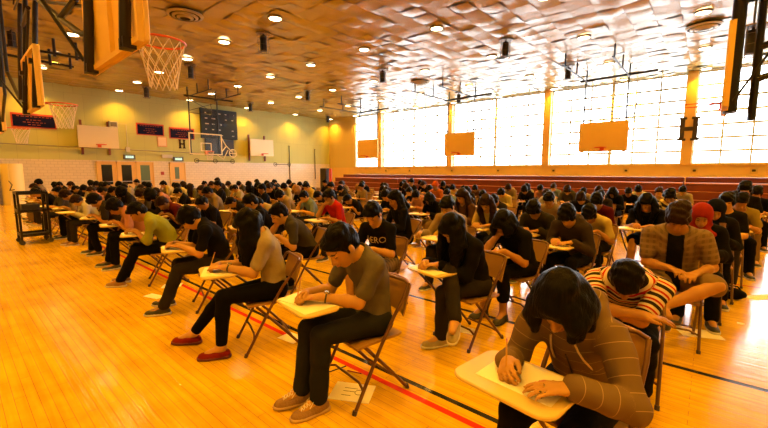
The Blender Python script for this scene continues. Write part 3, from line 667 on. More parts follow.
HS = 1.0
def head_pts(J, p): return J['H']+J['HR']@(np.asarray(p, float)*HS)
class HSdf(Sdf):
    def ell(s, c, r, R=None, k=.03, op='u'): return Sdf.ell(s, c, [x*HS for x in r], R, k, op)
    def cone(s, a, b, ra, rb, k=.03, op='u'): return Sdf.cone(s, a, b, ra*HS, rb*HS, k, op)
def add_head(s, J, fine):
    R = J['HR']; q = lambda *a: head_pts(J, a); s0 = s; s = HSdf(); s.p = s0.p
    s.ell(q(0,.014,.03), (.074,.093,.088), R, .02)
    s.ell(q(0,-.022,-.03), (.061,.072,.082), R, .03)
    s.ell(q(0,-.052,-.083), (.034,.032,.026), R, .025)
    s.cone(q(0,-.088,.012), q(0,-.108,-.028), .009, .0135, .012)
    s.ell(q(0,-.078,.034), (.05,.018,.012), R, .015)
    for g in (-1, 1):
        s.ell(q(g*.077,.012,-.008), (.010,.020,.032), R, .008)
        s.ell(q(g*.030,-.098,.010), (.018,.014,.011), R, .012, 's')
        s.ell(q(g*.030,-.077,.010), (.014,.013,.011), R, .004)
        s.cone(q(g*.017,-.092,-.058), q(0,-.099,-.056), .006, .008, .008)
        s.ell(q(g*.016,-.1,-.03), (.008,.009,.007), R, .006)
def add_hand(s, J, side, mode, fr=1.0):
    W_ = J['W'+side]; E_ = J['E'+side]; sg = -1 if side == 'R' else 1
    f = nrm(W_-E_)
    if mode in ('write', 'flat', 'rest'):
        d = nrm(vec(f[0], f[1], min(f[2], -.05)*.4)); up = nrm(vec(0,0,1)-d*d[2])
        if mode == 'write': up = nrm(up*.75+nrm(np.cross(d, up))*(.6 if side == 'R' else -.6))
    elif mode == 'chin':
        d = nrm(head_pts(J, (-sg*.0, -.05, -.03))-W_); up = nrm(np.cross(d, vec(1,0,0))); up = up if up[1] < 0 else -up
    else:
        d = f; up = nrm(vec(0,0,1)-d*d[2])
    lat = np.cross(d, up)             # points to one side
    th = lat if (lat@vec(-sg,0,0)) > 0 else -lat   # thumb towards the body's midline
    s.cone(W_-f*.02, W_+d*.03, .026, .024, .02)
    s.ell(W_+d*.05, (.040,.048,.016), np.stack([th, d, up], 1), .02)
    curl = {'write': (38,55,40), 'flat': (8,14,12), 'rest': (16,28,22), 'chin': (40,60,45), 'fist': (70,80,55)}[mode]
    L = [(.040,.024,.019), (.044,.028,.021), (.041,.026,.020), (.032,.020,.017)]
    for i in range(4):
        b = W_+d*(.088-.004*abs(i-1))+th*(.030-.0205*i)
        fd = nrm(d+th*(.16-.11*i)); p = b; a = 0; pts = [W_+d*.05+th*(.022-.015*i), b]; c_ = up
        for j in range(3):
            a += math.radians(curl[j]+(4*i if mode != 'flat' else 0)); v = fd*math.cos(a)-up*math.sin(a)
            p = p+v*L[i][j]; pts.append(p)
        s.chain(pts, [.011*fr, .0098*fr, .0090*fr, .0082*fr, .0074*fr], .005)
    t0 = W_+d*.020+th*.022; t1 = t0+nrm(th*.75+d*.75-up*.25)*.040
    v = nrm(d*.9+th*(.1 if mode in ('write','fist','chin') else .35)-up*(.45 if mode == 'write' else .1)); t2 = t1+v*.030; t3 = t2+nrm(v-th*.25)*.024
    s.chain([t0, t1, t2, t3], [.015*fr, .012*fr, .0105*fr, .009*fr], .006)
    J['tip'+side] = W_+d*.115+th*.02-up*.025; J['d'+side] = d; J['th'+side] = th; J['up'+side] = up
def torso(s, J, P, o=0, k=.05, part='all'):
    X, F, d1, d2 = J['X'], J['F'], J['d1'], J['d2']; w = P['w']
    R1 = np.stack([X, -np.cross(d1, X)*-1, d1], 1); R2 = np.stack([X, np.cross(d2, X), d2], 1)
    if part != 'top': s.ell(J['P']+.0*d1, ((.168*w+o), .125*w+o, .115+o), R1, k)
    s.ell(J['P']+.15*d1, (.142*w+o, .108*w+o, .14+o), R1, k)
    s.ell(J['M']+.10*d2, (.158*w+o, .112*w+o, .17+o), R2, k)
    s.cone(J['SR']+X*.02, J['SL']-X*.02, .057+o*.7, .057+o*.7, k)
    s.cone(J['N']-d2*.06, J['N']-d2*.0, .075+o, .05+o, .03)
def arm(s, J, side, o=0, frac=2.0, flare=0):
    """frac: 1 = to the elbow, 2 = to the wrist"""
    S_, E_, W_ = J['S'+side], J['E'+side], J['W'+side]
    if frac <= 1: s.cone(S_, S_+(E_-S_)*frac, .051+o, .041+o+flare, .03)
    else:
        s.cone(S_, E_, .051+o, .041+o, .03); t = frac-1
        s.cone(E_, E_+(W_-E_)*min(t, .35), .041+o, .041+o, .02)
        if t > .35: s.cone(E_+(W_-E_)*.35, E_+(W_-E_)*t, .041+o, .0275+o+flare, .02)
def leg(s, J, side, o=0, frac=2.0, flare=0):
    H_, K_, A_ = J['HP'+side], J['K'+side], J['A'+side]
    if frac <= 1: s.cone(H_, H_+(K_-H_)*frac, .088+o, .062+o+flare, .04)
    else:
        s.cone(H_, K_, .088+o, .058+o, .04); t = frac-1; c = K_+(A_-K_)*.35
        s.cone(K_, c, .056+o, .055+o, .02)
        if t > .35: s.cone(c, K_+(A_-K_)*t, .055+o, .037+o+flare+(1-t)*.02, .02)

def make_person(P0, h=.012, seed=0):
    """returns {part: (mesh, ...)} for a seated figure, local origin on the floor under the seat, facing -Y"""
    global HS
    P = dict(POSE); P.update(P0); HS = P.get('head', 1.05); J = skeleton(P); out = {}; fine = h < .0095; w = P['w']
    fr = 1.0 if fine else 1.2
    # body -----------------------------------------------------------
    s = Sdf(); torso(s, J, P)
    for sd in 'RL':
        arm(s, J, sd); leg(s, J, sd)
        A_ = J['A'+sd]; t = nrm(P['toer' if sd == 'R' else 'toel'])
        s.cone(A_, A_+t*.12+vec(0,0,-.045), .036, .028, .03)
    s.cone(J['N']-J['d2']*.04, head_pts(J, (0,.022,-.045)), .056, .050, .03)
    s.cone(J['N']+J['X']*.1-J['d2']*.03, J['N']+(J['H']-J['N'])*.3, .04, .045, .04)
    s.cone(J['N']-J['X']*.1-J['d2']*.03, J['N']+(J['H']-J['N'])*.3, .04, .045, .04)
    add_head(s, J, fine)
    add_hand(s, J, 'R', P['hr_mode'], fr); add_hand(s, J, 'L', P['hl_mode'], fr)
    me, V, Q = sdf_mesh('body', s, h)
    c = V[Q].mean(1); lc = (c-J['H'])@J['HR']/HS      # head-local face centres
    mi = np.zeros(len(Q), int)
    if h < .0125:
        for g in (-1, 1):
            e = ((lc[:,0]-g*.030)/.0135)**2+((lc[:,2]-.009)/.0052)**2
            mi[(e < 1) & (lc[:,1] < -.06)] = 1
            e = ((lc[:,0]-g*.032)/.020)**2+((lc[:,2]-.034-.0*abs(lc[:,0]))/.0048)**2
            mi[(e < 1) & (lc[:,1] < -.06)] = 1
        e = ((lc[:,0])/.024)**2+((lc[:,2]+.057)/.0075)**2
        mi[(e < 1) & (lc[:,1] < -.06)] = 2
    me.polygons.foreach_set('material_index', mi.astype(np.int32)); out['body'] = me
    # shirt ----------------------------------------------------------
    s = Sdf(); o = P.get('so', .014); torso(s, J, P, o)
    sl = {'short': .70, 'long': 1.93, 'elbow': 1.25, 'cap': .35}[P['sleeve']]
    for sd in 'RL': arm(s, J, sd, o*(.55 if P['sleeve'] != 'long' else .9), sl, .012 if P['sleeve'] != 'long' else .006)
    nk = J['N']+J['F']*.03+J['d2']*.035
    for g in (-1, 1): s.cone(J['N']+J['X']*.1*g-J['d2']*.03, J['N']+(J['H']-J['N'])*.18-J['F']*.012, .045+o*.6, .052+o*.4, .04)
    if P['hood']:
        s.chain([J['N']+J['X']*a+J['F']*b+J['d2']*cc for a, b, cc in ((-.085,.05,.0),(-.115,-.03,.015),(-.06,-.10,.0),(0,-.125,-.03),(.06,-.10,.0),(.115,-.03,.015),(.085,.05,.0))], [.03,.036,.045,.052,.045,.036,.03], .03)
    s.ell(nk, (P['neckop'], P['neckop']*.95, .075), np.stack([J['X'], J['F'], J['d2']], 1), .01, 's')
    s.clip(-J['d1'], J['P']-J['d1']*(.075+P['hem']))
    s.p = [p for p in s.p]
    me, V, Q = sdf_mesh('shirt', s, h, noise=P.get('fold',.0065) if h < .014 else .003, nf=34, seed=seed)
    # distance along the torso or the sleeve, for woven stripes
    def seg(a, b, r):
        a, b = np.asarray(a), np.asarray(b); ab = b-a; L = np.linalg.norm(ab); t = (V-a)@ab/L**2
        d = np.linalg.norm(V-(a+np.clip(t, 0, 1)[:, None]*ab), axis=1)-r; return d, t*L
    tr = [seg(J['P']-J['d1']*.1, J['M'], .13), seg(J['M'], J['N'], .13)]
    lat = np.abs((V-J['N'])@J['X']); S_ = [(tr[0][0], tr[0][1]), (tr[1][0], tr[1][1]+.33-.55*np.maximum(lat-.04, 0)*np.clip((tr[1][1]-.10)/.14, 0, 1))]
    for sd in 'RL':
        a, b = J['S'+sd], J['E'+sd]; x = seg(a+(b-a)*.15, b, .055); S_.append((x[0]+.0, -x[1]+.05)); x = seg(b, J['W'+sd], .045); S_.append((x[0], -x[1]-.23))
    dd = np.stack([x[0] for x in S_]); ss = np.stack([x[1] for x in S_]); al = ss[dd.argmin(0), np.arange(len(V))]
    at = me.attributes.new('along', 'FLOAT', 'POINT'); at.data.foreach_set('value', (al+1).astype(np.float32))
    out['shirt'] = me
    # trousers ---------------------------------------------------------
    s = Sdf(); R1 = np.stack([J['X'], np.cross(J['d1'], J['X']), J['d1']], 1)
    s.ell(J['P']-.005*J['d1'], (.172*w+.008, .132*w+.006, .118), R1, .05)
    fl = {'long': 1.94, 'shorts': .92, 'crop': 1.6, 'skinny': 1.88}[P['legs']]
    for sd in 'RL': leg(s, J, sd, .010 if P['legs'] != 'skinny' else .005, fl, {'long': .014, 'shorts': .022, 'crop': .012, 'skinny': .003}[P['legs']])
    me, V, Q = sdf_mesh('trousers', s, h, noise=.004 if h < .014 and P['legs'] != 'skinny' else 0, nf=34, seed=seed+3)
    at = me.attributes.new('along', 'FLOAT', 'POINT'); at.data.foreach_set('value', (V[:,1]+3).astype(np.float32))
    out['trousers'] = me
    # hair --------------------------------------------------------------
    R = J['HR']; q = lambda *a: head_pts(J, a); s = HSdf(); hs = P['hair']; G = vec(0,0,-1)
    if hs == 'scarf':
        s.ell(q(0,.012,.022), (.094,.110,.112), R, .03); s.cone(q(0,.04,-.05), J['N']+J['d2']*.01, .085, .105, .05)
        s.ell(J['N']+J['F']*.03-J['d2']*.04, (.16,.12,.06), np.stack([J['X'], J['F'], J['d2']], 1), .04)
        s.ell(q(0,-.11,-.015), (.058,.06,.078), R, .01, 's')
    elif hs == 'bald': s = None
    else:
        s.ell(q(0,.022,.048), (.088,.106,.092), R, .02)
        if hs != 'buzz': s.ell(q(0,-.045,.088), (.066,.056,.034), R, .03); s.ell(q(.02,.03,.115), (.06,.07,.03), R, .03)
        s.ell(q(0,.055,.0), (.076,.066,.08), R, .03)
        n = nrm(vec(0, -.115-.01, -.125)); n = R@nrm(vec(0,-.72,-.69))
        cutp = q(0,-.078,.060)
        if hs in ('short', 'mop'): 
            s.clip(n, cutp if hs == 'short' else q(0,-.088,.035))
            for g in (-1, 1): s.cone(q(g*.074,-.01,.02), q(g*.074,-.015,-.02), .012, .006, .01)
            if hs == 'mop':
                s.ell(q(0,-.078,.05), (.07,.03,.035), R, .02)
                for g in (-1, 1): s.ell(q(g*.066,-.01,.0), (.024,.055,.05), R, .02)
        elif hs == 'buzz': s.clip(n, q(0,-.07,.065))
        else:
            s.clip(n, q(0,-.085,.052))
            # locks fall with gravity from the sides and the back of the head
            L = {'long': .40, 'bob': .15, 'pony': .0, 'veil': .42}[hs]
            if L:
                for x, y, z, r, l in ((-.078,.02,.03,.030,.85),(.078,.02,.03,.030,.85),(-.07,.065,.02,.036,1),(.07,.065,.02,.036,1),(-.03,.095,.02,.036,1),(.03,.095,.02,.036,1)):
                    a = q(x, y, z); b = a+G*L*l+(vec(0,.035,0) if hs != 'veil' else vec(0,-.01,0)); b = b+(J['P']*0)
                    mid = (a+b)/2+nrm(a-J['H'])*.025
                    # rest on the shoulders and the back: push locks out of the torso
                    for _ in range(3):
                        for X_ in (mid, b):
                            for A0, A1, rr in ((J['P'], J['M'], .13), (J['M'], J['N'], .135)):
                                ab = A1-A0; t = np.clip((X_-A0)@ab/(ab@ab), 0, 1); dv = X_-(A0+ab*t); dl = np.linalg.norm(dv)
                                if dl < rr+.01: X_ += dv/(dl+1e-6)*(rr+.01-dl)*(1 if hs != 'veil' else .5)
                    s.chain([a, mid, b], [r, r*1.05, r*.45], .03)
                for g in (-1, 1):
                    if hs in ('veil', 'bob'):
                        for xx, yy, zz, ff in ((.066,-.045,.055,.8),(.080,-.01,.04,.95)):
                            a = q(g*xx,yy,zz); b = a+G*L*ff+vec(g*.004, .0, 0)
                            s.chain([a, (a+b)/2+vec(g*.010,-.003,0), b], [.026,.030,.018], .03)
                        if hs == 'bob': s.ell(q(g*.03,-.07,.062), (.045,.035,.03), R, .02)
            if hs == 'pony':
                a = q(0,.115,.03); s.ell(a, (.03,.03,.03), R, .01); s.chain([a, a+vec(0,.05,-.05), a+vec(0,.05,-.19)], [.024,.03,.010], .02)
    if s is not None:
        me, V, Q = sdf_mesh('hair', s, max(h*.85, .007) if hs != 'scarf' else h, noise=(.003 if hs in ('bob','veil','long') else .006) if hs not in ('scarf','buzz') else .002, nf=88 if hs != 'scarf' else 45, seed=seed); out['hair'] = me
    # shoes -------------------------------------------------------------
    for sd, toe, fp in (('R', P['toer'], P['footr']), ('L', P['toel'], P['footl'])):
        A_ = J['A'+sd]; t = nrm(vec(toe[0], toe[1], 0)); lt = np.cross(t, vec(0,0,1)); cp, sp_ = math.cos(math.radians(fp)), math.sin(math.radians(fp))
        if P.get('roll'+sd): pass
        f = t*cp-vec(0,0,1)*sp_; u = np.cross(lt, f); u = u if u[2] > 0 else -u
        base = A_-u*.085
        hh = min(h, .009)
        s = Sdf(); s.cone(base-f*.035+u*.038, base+f*.02+u*.045, .038, .044, .02); s.cone(base+f*.02+u*.04, base+f*.155+u*.022, .043, .034, .03)
        s.ell(base+f*.10+u*.02, (.05,.09,.032), np.stack([lt, f, u], 1), .02); s.cone(base-f*.005+u*.07, base-f*.002+u*.098 if P.get('shoe') == 'high' else base-f*.002+u*.075, .044, .040, .02)
        s.clip(-u, base+u*.012)
        if P.get('shoe') == 'loafer': s.ell(base+f*.035+u*.10, (.032,.055,.045), np.stack([lt, f, u], 1), .008, 's'); s.clip(u, base+u*.066)
        me, V, Q = sdf_mesh('shoe', s, hh); out['shoe'+sd] = me
        s = Sdf(); s.cone(base-f*.038+u*.012, base+f*.03+u*.012, .043, .045, .02); s.cone(base+f*.03+u*.012, base+f*.16+u*.012, .043, .042, .02); s.ell(base+f*.10+u*.012, (.055,.08,.03), np.stack([lt, f, u], 1), .02)
        s.clip(u, base+u*.027); s.clip(-u, base)
        me, V, Q = sdf_mesh('sole', s, hh); out['sole'+sd] = me
        J['foot'+sd] = (base, f, u, lt)
    out['J'] = J; out['P'] = P
    return out

SKIN = [mat('skin_light', (.46,.24,.075), .5, spec=.3), mat('skin_mid', (.36,.17,.05), .5, spec=.3), mat('skin_brown', (.20,.09,.03), .5, spec=.3)]
EYE = mat('eye_dark', (.012,.009,.007), .3); LIP = mat('lip', (.42,.14,.10), .5)
def hair_mat(name, col):
    m = mat(name, col, .40, spec=.05); nt = m.node_tree; b = nt.nodes['Principled BSDF']
    tc = nt.nodes.new('ShaderNodeTexCoord'); mp = nt.nodes.new('ShaderNodeMapping'); mp.inputs['Scale'].default_value = (110, 70, 9); nt.links.new(tc.outputs['Object'], mp.inputs[0])
    n = nt.nodes.new('ShaderNodeTexNoise'); n.inputs['Scale'].default_value = 1; n.inputs['Detail'].default_value = 3; nt.links.new(mp.outputs[0], n.inputs['Vector'])
    bp = nt.nodes.new('ShaderNodeBump'); bp.inputs['Strength'].default_value = .6; bp.inputs['Distance'].default_value = .01; nt.links.new(n.outputs['Fac'], bp.inputs['Height']); nt.links.new(bp.outputs[0], b.inputs['Normal'])
    mx = nt.nodes.new('ShaderNodeMix'); mx.data_type = 'RGBA'; mx.inputs[6].default_value = (*[c*.6 for c in col], 1); mx.inputs[7].default_value = (*[c*1.6 for c in col], 1); nt.links.new(n.outputs['Fac'], mx.inputs[0]); nt.links.new(mx.outputs[2], b.inputs['Base Color']); return m
HAIRC = {'black': hair_mat('hair_black', (.0045,.0038,.0034)), 'brown': hair_mat('hair_brown', (.018,.009,.005)), 'fair': hair_mat('hair_fair', (.22,.11,.045))}
PERSON_N = 0
def place_person(D, x, y, rz, label, skin=1, shirt=None, pants=None, hair=None, shoe=None, sole=None, group=None, scale=1.0, cat='person', z=0):
    r = empty('person', (x, y, z), rz); r.scale = (scale,)*3
    tag(r, label, cat, group)
    def part(nm, me, ms, par=r):
        o = bpy.data.objects.new(nm, me); COL.objects.link(o); o.parent = par
        while len(me.materials) < len(ms): me.materials.append(ms[len(me.materials)])
        for i, mm in enumerate(ms): o.material_slots[i].link = 'OBJECT'; o.material_slots[i].material = mm
        return o
    o = {}
    o['body'] = part('body', D['body'], [SKIN[skin], EYE, LIP])
    o['shirt'] = part('shirt', D['shirt'], [shirt]); o['trousers'] = part('trousers', D['trousers'], [pants])
    if 'hair' in D: o['hair'] = part('headscarf' if D['P']['hair'] == 'scarf' else 'hair', D['hair'], [hair or HAIRC['black']])
    for sd in 'RL':
        s_ = part('shoe', D['shoe'+sd], [shoe or mat('shoe_black', (.02,.018,.018), .6)]); o['shoe'+sd] = s_
        part('sole', D['sole'+sd], [sole or mat('sole_white', (.6,.56,.5), .7)], s_)
    return r, o
# ------------------------------------------------------------------ folding tablet chairs
CHF = mat('chair_frame', (.12,.050,.012), .32, metal=.3); CHS = mat('chair_shell', (.34,.18,.035), .36, metal=.1); TBM = mat('tablet_board', (.62,.45,.15), .4, mottle=.05); PAP = mat('paper', (.84,.76,.60), .8)
FEET = mat('rubber_foot', (.05,.03,.02), .7)
TZ = .715          # writing surface height
def make_chair(tablet=True, lod=0, tx=-.09, ty=-.40, tw=.44, td=.29):
    r = empty('folding_chair', (0,0,0)); n = 10 if lod == 0 else 6
    # dished seat
    mb = MB(); g = 9; V = []; F = []
    for i in range(g):
        for j in range(g):
            u, v = i/(g-1)*2-1, j/(g-1)*2-1; x = u*.205*(1-.06*(v > .9)); y = .0+v*.20; z = .445-.016*(1-u*u)*(1-v*v)-.02*max(0, -v-.6)
            V.append((x, y, z))
    V += [(a, b, c-.016) for a, b, c in V]; m_ = g*g
    for i in range(g-1):
        for j in range(g-1): k = i*g+j; F.append((k, k+g, k+g+1, k+1)); F.append((m_+k, m_+k+1, m_+k+g+1, m_+k+g))
    ed = [(i*g) for i in range(g)]+[(g-1)*g+j for j in range(1, g)]+[i*g+g-1 for i in range(g-2, -1, -1)]+[j for j in range(g-2, 0, -1)]
    for a, b in zip(ed, ed[1:]+ed[:1]): F.append((b, a, m_+a, m_+b))
    mb.add(V, F).build('seat', CHS, r)
    # curved back panel
    mb = MB(); V = []; F = []; gw, gh = 11, 6
    for i in range(gw):
        for j in range(gh):
            u, v = i/(gw-1)*2-1, j/(gh-1); hgt = .23*(1-.10*abs(u)**4); z = .575+hgt*v-(.012*abs(u)**3 if j == 0 else 0); y = .205+(z-.575)*.32+.045*(1-u*u); V.append((u*.205, y, z))
    V += [(a, b+.012, c) for a, b, c in V]; m_ = gw*gh
    for i in range(gw-1):
        for j in range(gh-1): k = i*gh+j; F.append((k, k+gh, k+gh+1, k+1)); F.append((m_+k, m_+k+1, m_+k+gh+1, m_+k+gh))
    ed = [i*gh for i in range(gw)]+[(gw-1)*gh+j for j in range(1, gh)]+[i*gh+gh-1 for i in range(gw-2, -1, -1)]+[j for j in range(gh-2, 0, -1)]
    for a, b in zip(ed, ed[1:]+ed[:1]): F.append((b, a, m_+a, m_+b))
    mb.add(V, F).build('backrest', CHS, r)
    for s in (-1, 1):
        x = s*.222
        MB().tube([(x,-.235,.01),(x,-.02,.40),(x*.99,.10,.585),(x*.98,.19,.70),(x*.93,.25,.79)], .0125, n).build('leg', CHF, r)      # front leg running up into the back
        MB().tube([(s*.195,-.13,.425),(s*.20,.06,.22),(s*.205,.245,.01)], .0125, n).build('leg', CHF, r)
    MB().tube([(-.222,-.165,.14),(-.15,-.150,.165),(.15,-.150,.165),(.222,-.165,.14)], .009, n).build('crossbar', CHF, r)
    MB().tube([(-.203,.18,.085),(-.14,.17,.10),(.14,.17,.10),(.203,.18,.085)], .009, n).build('crossbar', CHF, r)
    MB().tube([(-.207,.253,.788),(-.16,.262,.805),(.16,.262,.805),(.207,.253,.788)], .0125, n).build('top_rail', CHF, r)
    if lod == 0:
        for s in (-1, 1):
            MB().tube([(s*.222,-.240,.0),(s*.222,-.232,.03)], .016, 8).build('rubber_foot', FEET, r); MB().tube([(s*.205,.250,.0),(s*.205,.238,.03)], .016, 8).build('rubber_foot', FEET, r)
    if tablet:
        t = MB().rplate(tx, ty, tw, td, TZ-.018, TZ, .07).build('writing_tablet', TBM, r)
        MB().tube([(-.235,-.02,.40),(-.25,-.10,.50),(-.25,ty+.08,TZ-.03),(tx-.08,ty+.08,TZ-.026)], .011, n).tube([(-.235,-.10,.30),(-.26,-.22,.46),(-.26,ty-.05,TZ-.03),(tx-.05,ty-.05,TZ-.026)], .011, n).build('support_arm', CHF, t)
    return r
CH = {'near': make_chair(True, 0), 'mid': make_chair(True, 1), 'plain': make_chair(False, 0), 'big': make_chair(True, 0, -.10, -.43, .46, .35)}
CHU = set()
def place_chair(kind, x, y, rz, label, group='folding tablet chairs in the hall'):
    o = CH[kind] if kind not in CHU else copy_tree(CH[kind]); CHU.add(kind)
    o.location = (x, y, 0); o.rotation_euler = (0,0,rz); return tag(o, label, 'chair', group)
def sheet(x, y, rz, lx, ly, w, d, z, lab, name='paper_sheet', group='exam papers on the tablets', th=.0015, yaw=0, m=None, cat='paper'):
    c, s = math.cos(rz), math.sin(rz)
    key = ('sheet', w, d, th)
    if key not in MATS: MATS[key] = MB().box((-w/2,-d/2,0),(w/2,d/2,th)).mesh('sheet')
    me = MATS[key]; o = bpy.data.objects.new(name, me); COL.objects.link(o)
    if not me.materials: me.materials.append(PAP)
    if m: o.material_slots[0].link = 'OBJECT'; o.material_slots[0].material = m
    o.location = (x+c*lx-s*ly, y+s*lx+c*ly, z); o.rotation_euler = (0,0,rz+yaw); return tag(o, lab, cat, group)
# ------------------------------------------------------------------ clothes
C = cloth
BLKC = C('black', (.014,.012,.012)); NAV = C('navy', (.012,.014,.035)); TAUPE = C('taupe', (.20,.17,.14)); TANC = C('tan', (.52,.43,.31)); GRN = C('lime', (.42,.44,.06)); DKG = C('charcoal', (.045,.038,.036)); GREY = C('grey', (.10,.088,.08)); WHT = C('white', (.72,.68,.60)); YEL = C('pale_yellow', (.72,.58,.22)); RED = C('red', (.62,.035,.02)); MAR = C('maroon', (.14,.015,.02)); BEI = C('beige', (.42,.31,.19)); OLV = C('olive', (.17,.15,.06)); BLU = C('blue', (.05,.08,.20)); PNK = C('pink', (.60,.30,.24)); BRN = C('brown', (.14,.07,.035)); ORG = C('orange', (.65,.20,.03)); JEAN = C('dark_denim', (.035,.036,.045)); BLKP = C('black_trousers', (.010,.009,.009)); KHA = C('khaki', (.30,.20,.10)); LBL = C('light_blue', (.30,.40,.50)); SCARF = C('coral_scarf', (.42,.045,.03)); PSC = C('patterned_scarf', (.35,.22,.18))
HOODS = striped('hoodie_stripe', [(0,(.15,.095,.05)),(.86,(.36,.24,.11)),(.90,(.15,.095,.05))], .062)
STR = striped('red_white_stripe', [(0,(.015,.01,.012)),(.34,(.62,.52,.38)),(.52,(.40,.015,.015)),(.72,(.62,.52,.38))], .066)
BWS = striped('black_yellow_stripe', [(0,(.02,.016,.014)),(.5,(.72,.56,.22))], .10)
PLD = plaid_mat('plaid_shorts', (.10,.06,.03), (.05,.03,.02), (.16,.10,.05)); PLS = plaid_mat('plaid_shirt', (.15,.09,.045), (.11,.065,.032), (.18,.115,.06), .05)
SH_BR = mat('shoe_brown', (.24,.13,.06), .75, bump=.3, bscale=90); SH_RED = mat('shoe_red', (.17,.010,.006), .8, spec=.1); SH_BK = mat('shoe_black', (.02,.018,.018), .6); SH_GR = mat('shoe_grey', (.30,.24,.17), .7); SOLE_W = mat('sole_white', (.6,.56,.5), .7); SOLE_B = mat('sole_black', (.02,.02,.02), .7); SOLE_T = mat('sole_tan', (.45,.30,.15), .7)

PEN = mat('pencil_yellow', (.55,.28,.04), .4); PENB = mat('pen_black', (.02,.02,.02), .3)
def world(x, y, rz, p): c, s = math.cos(rz), math.sin(rz); return Vector((x+c*p[0]-s*p[1], y+s*p[0]+c*p[1], p[2]))
def pencil(x, y, rz, J, lab, m=PEN, side='R'):
    tip = J['W'+side]+J['d'+side]*.115+J['th'+side]*.012; tip = vec(tip[0], tip[1], TZ+.005)
    v = nrm(vec(-.25 if side == 'R' else .25, .38, 1)); r = empty('pencil', world(x, y, rz, tip), rz)
    MB().tube([Vector(v*.014), Vector(v*.165)], .0038, 6).build('shaft', m, r); MB().tube([Vector((0,0,0)), Vector(v*.014)], [.0006,.0038], 6).build('point', mat('pencil_wood', (.6,.4,.2), .7), r)
    MB().tube([Vector(v*.165), Vector(v*.178)], .0042, 6).build('eraser', mat('eraser_pink', (.6,.2,.15), .7), r)
    tag(r, lab, 'pencil')
def hero(x, y, deg, pose, label, seat, h=.011, skin=1, shirt=BLKC, pants=BLKP, hair=None, shoe=None, sole=None, chair='near', paper=1, pen=None, seed=0, who='', scale=1.0):
    rz = math.radians(deg); D = make_person(pose, h, seed)
    r, parts = place_person(D, x, y, rz, label, skin, shirt, pants, hair, shoe, sole, None, scale)
    if chair: place_chair(chair, x, y, rz, seat)
    if paper: 
        sheet(x, y, rz, -.08, -.40, .33, .25, TZ+.0002, 'white exam paper of the '+who, yaw=random.uniform(-.2,.2))
        if paper > 1: sheet(x, y, rz, -.22, -.39, .18, .25, TZ+.0022, 'question booklet beside the writing hand of the '+who, name='exam_booklet', group='exam booklets', yaw=.3, th=.004, cat='booklet')
    if pen: pencil(x, y, rz, D['J'], pen)
    return r, parts, D
def watch(parent, J, side='L', m=None):
    W_, E_ = J['W'+side], J['E'+side]; f = nrm(W_-E_); c = W_-f*.025; mb = MB(); u = nrm(np.cross(f, vec(0,0,1))); v = np.cross(f, u)
    mb.tube([c+(u*math.cos(t)+v*math.sin(t))*.032 for t in np.linspace(0, 2*math.pi, 17)[:-1]], .007, 6, closed=True); o = mb.build('wristwatch', m or mat('watch_black', (.015,.013,.012), .4), parent)
    up = vec(0,0,1); up = nrm(up-f*(up@f)); a = c+up*.030; MB().tube([a, a+up*.012], .020, 16).build('watch_face', mat('watch_silver', (.5,.48,.42), .25, metal=.8), o)
def laces(parent, D, side, m=None):
    b, f, u, lt = D['J']['foot'+side]; mb = MB()
    for i in range(5):
        t = .035+.020*i; z = .096-.0075*i; s = 1 if i % 2 else -1
        mb.tube([b+f*t+u*z-lt*.022*s, b+f*(t+.008)+u*(z+.004), b+f*(t+.016)+u*(z-.004)+lt*.022*s], .0035, 5); mb.tube([b+f*t+u*z+lt*.022*s, b+f*(t+.008)+u*(z+.005), b+f*(t+.016)+u*(z-.004)-lt*.022*s], .0035, 5)
    mb.tube([b+f*.035+u*.10, b+f*.04+u*.105+lt*.035, b+f*.07+u*.075+lt*.045], .003, 5); mb.tube([b+f*.035+u*.10, b+f*.05+u*.10-lt*.03, b+f*.08+u*.07-lt*.04], .003, 5)
    mb.build('laces', m or mat('lace_white', (.65,.58,.48), .8), parent)
def print_text(shirt_obj, D, body, size, m, up=.10, side=0, name='chest_lettering', back=False):
    """lettering laid on the shirt's own surface"""
    from mathutils.bvhtree import BVHTree
    c = bpy.data.curves.new('t', 'FONT'); c.body = body; c.size = size; c.align_x = 'CENTER'; c.align_y = 'CENTER'; c.resolution_u = 2
    t = bpy.data.objects.new('tmp', c); me = bpy.data.meshes.new_from_object(t); bpy.data.objects.remove(t)
    bm = bmesh.new(); bm.from_mesh(me); bmesh.ops.subdivide_edges(bm, edges=[e for e in bm.edges if e.calc_length() > size*.3], cuts=2); bmesh.ops.triangulate(bm, faces=bm.faces); bm.to_mesh(me)
    sm = shirt_obj.data; tree = BVHTree.FromPolygons([v.co for v in sm.vertices], [tuple(p.vertices) for p in sm.polygons])
    J = D['J']; F = Vector(J['F']); X = Vector(J['X']); Dn = Vector(J['d2']); base = Vector(J['M'])+Dn*up+X*side
    if back: F = -F
    Xd = X if not back else -X
    for v in me.vertices:
        p = base+Xd*v.co.x+Dn*v.co.y+F*.6; hit = tree.ray_cast(p, -F); v.co = (hit[0]+F*.004) if hit[0] else base+Xd*v.co.x+Dn*v.co.y+F*.13
    me.materials.clear(); me.materials.append(m); o = bpy.data.objects.new(name, me); COL.objects.link(o); o.parent = shirt_obj.parent; return o

SPOTS = []     # occupied seats (x, y)
def H_(x, y, *a, **k): SPOTS.append((x, y)); return hero(x, y, *a, **k)
GOLD = mat('print_gold', (.62,.42,.14), .6); PWH = mat('print_white', (.62,.55,.45), .6)

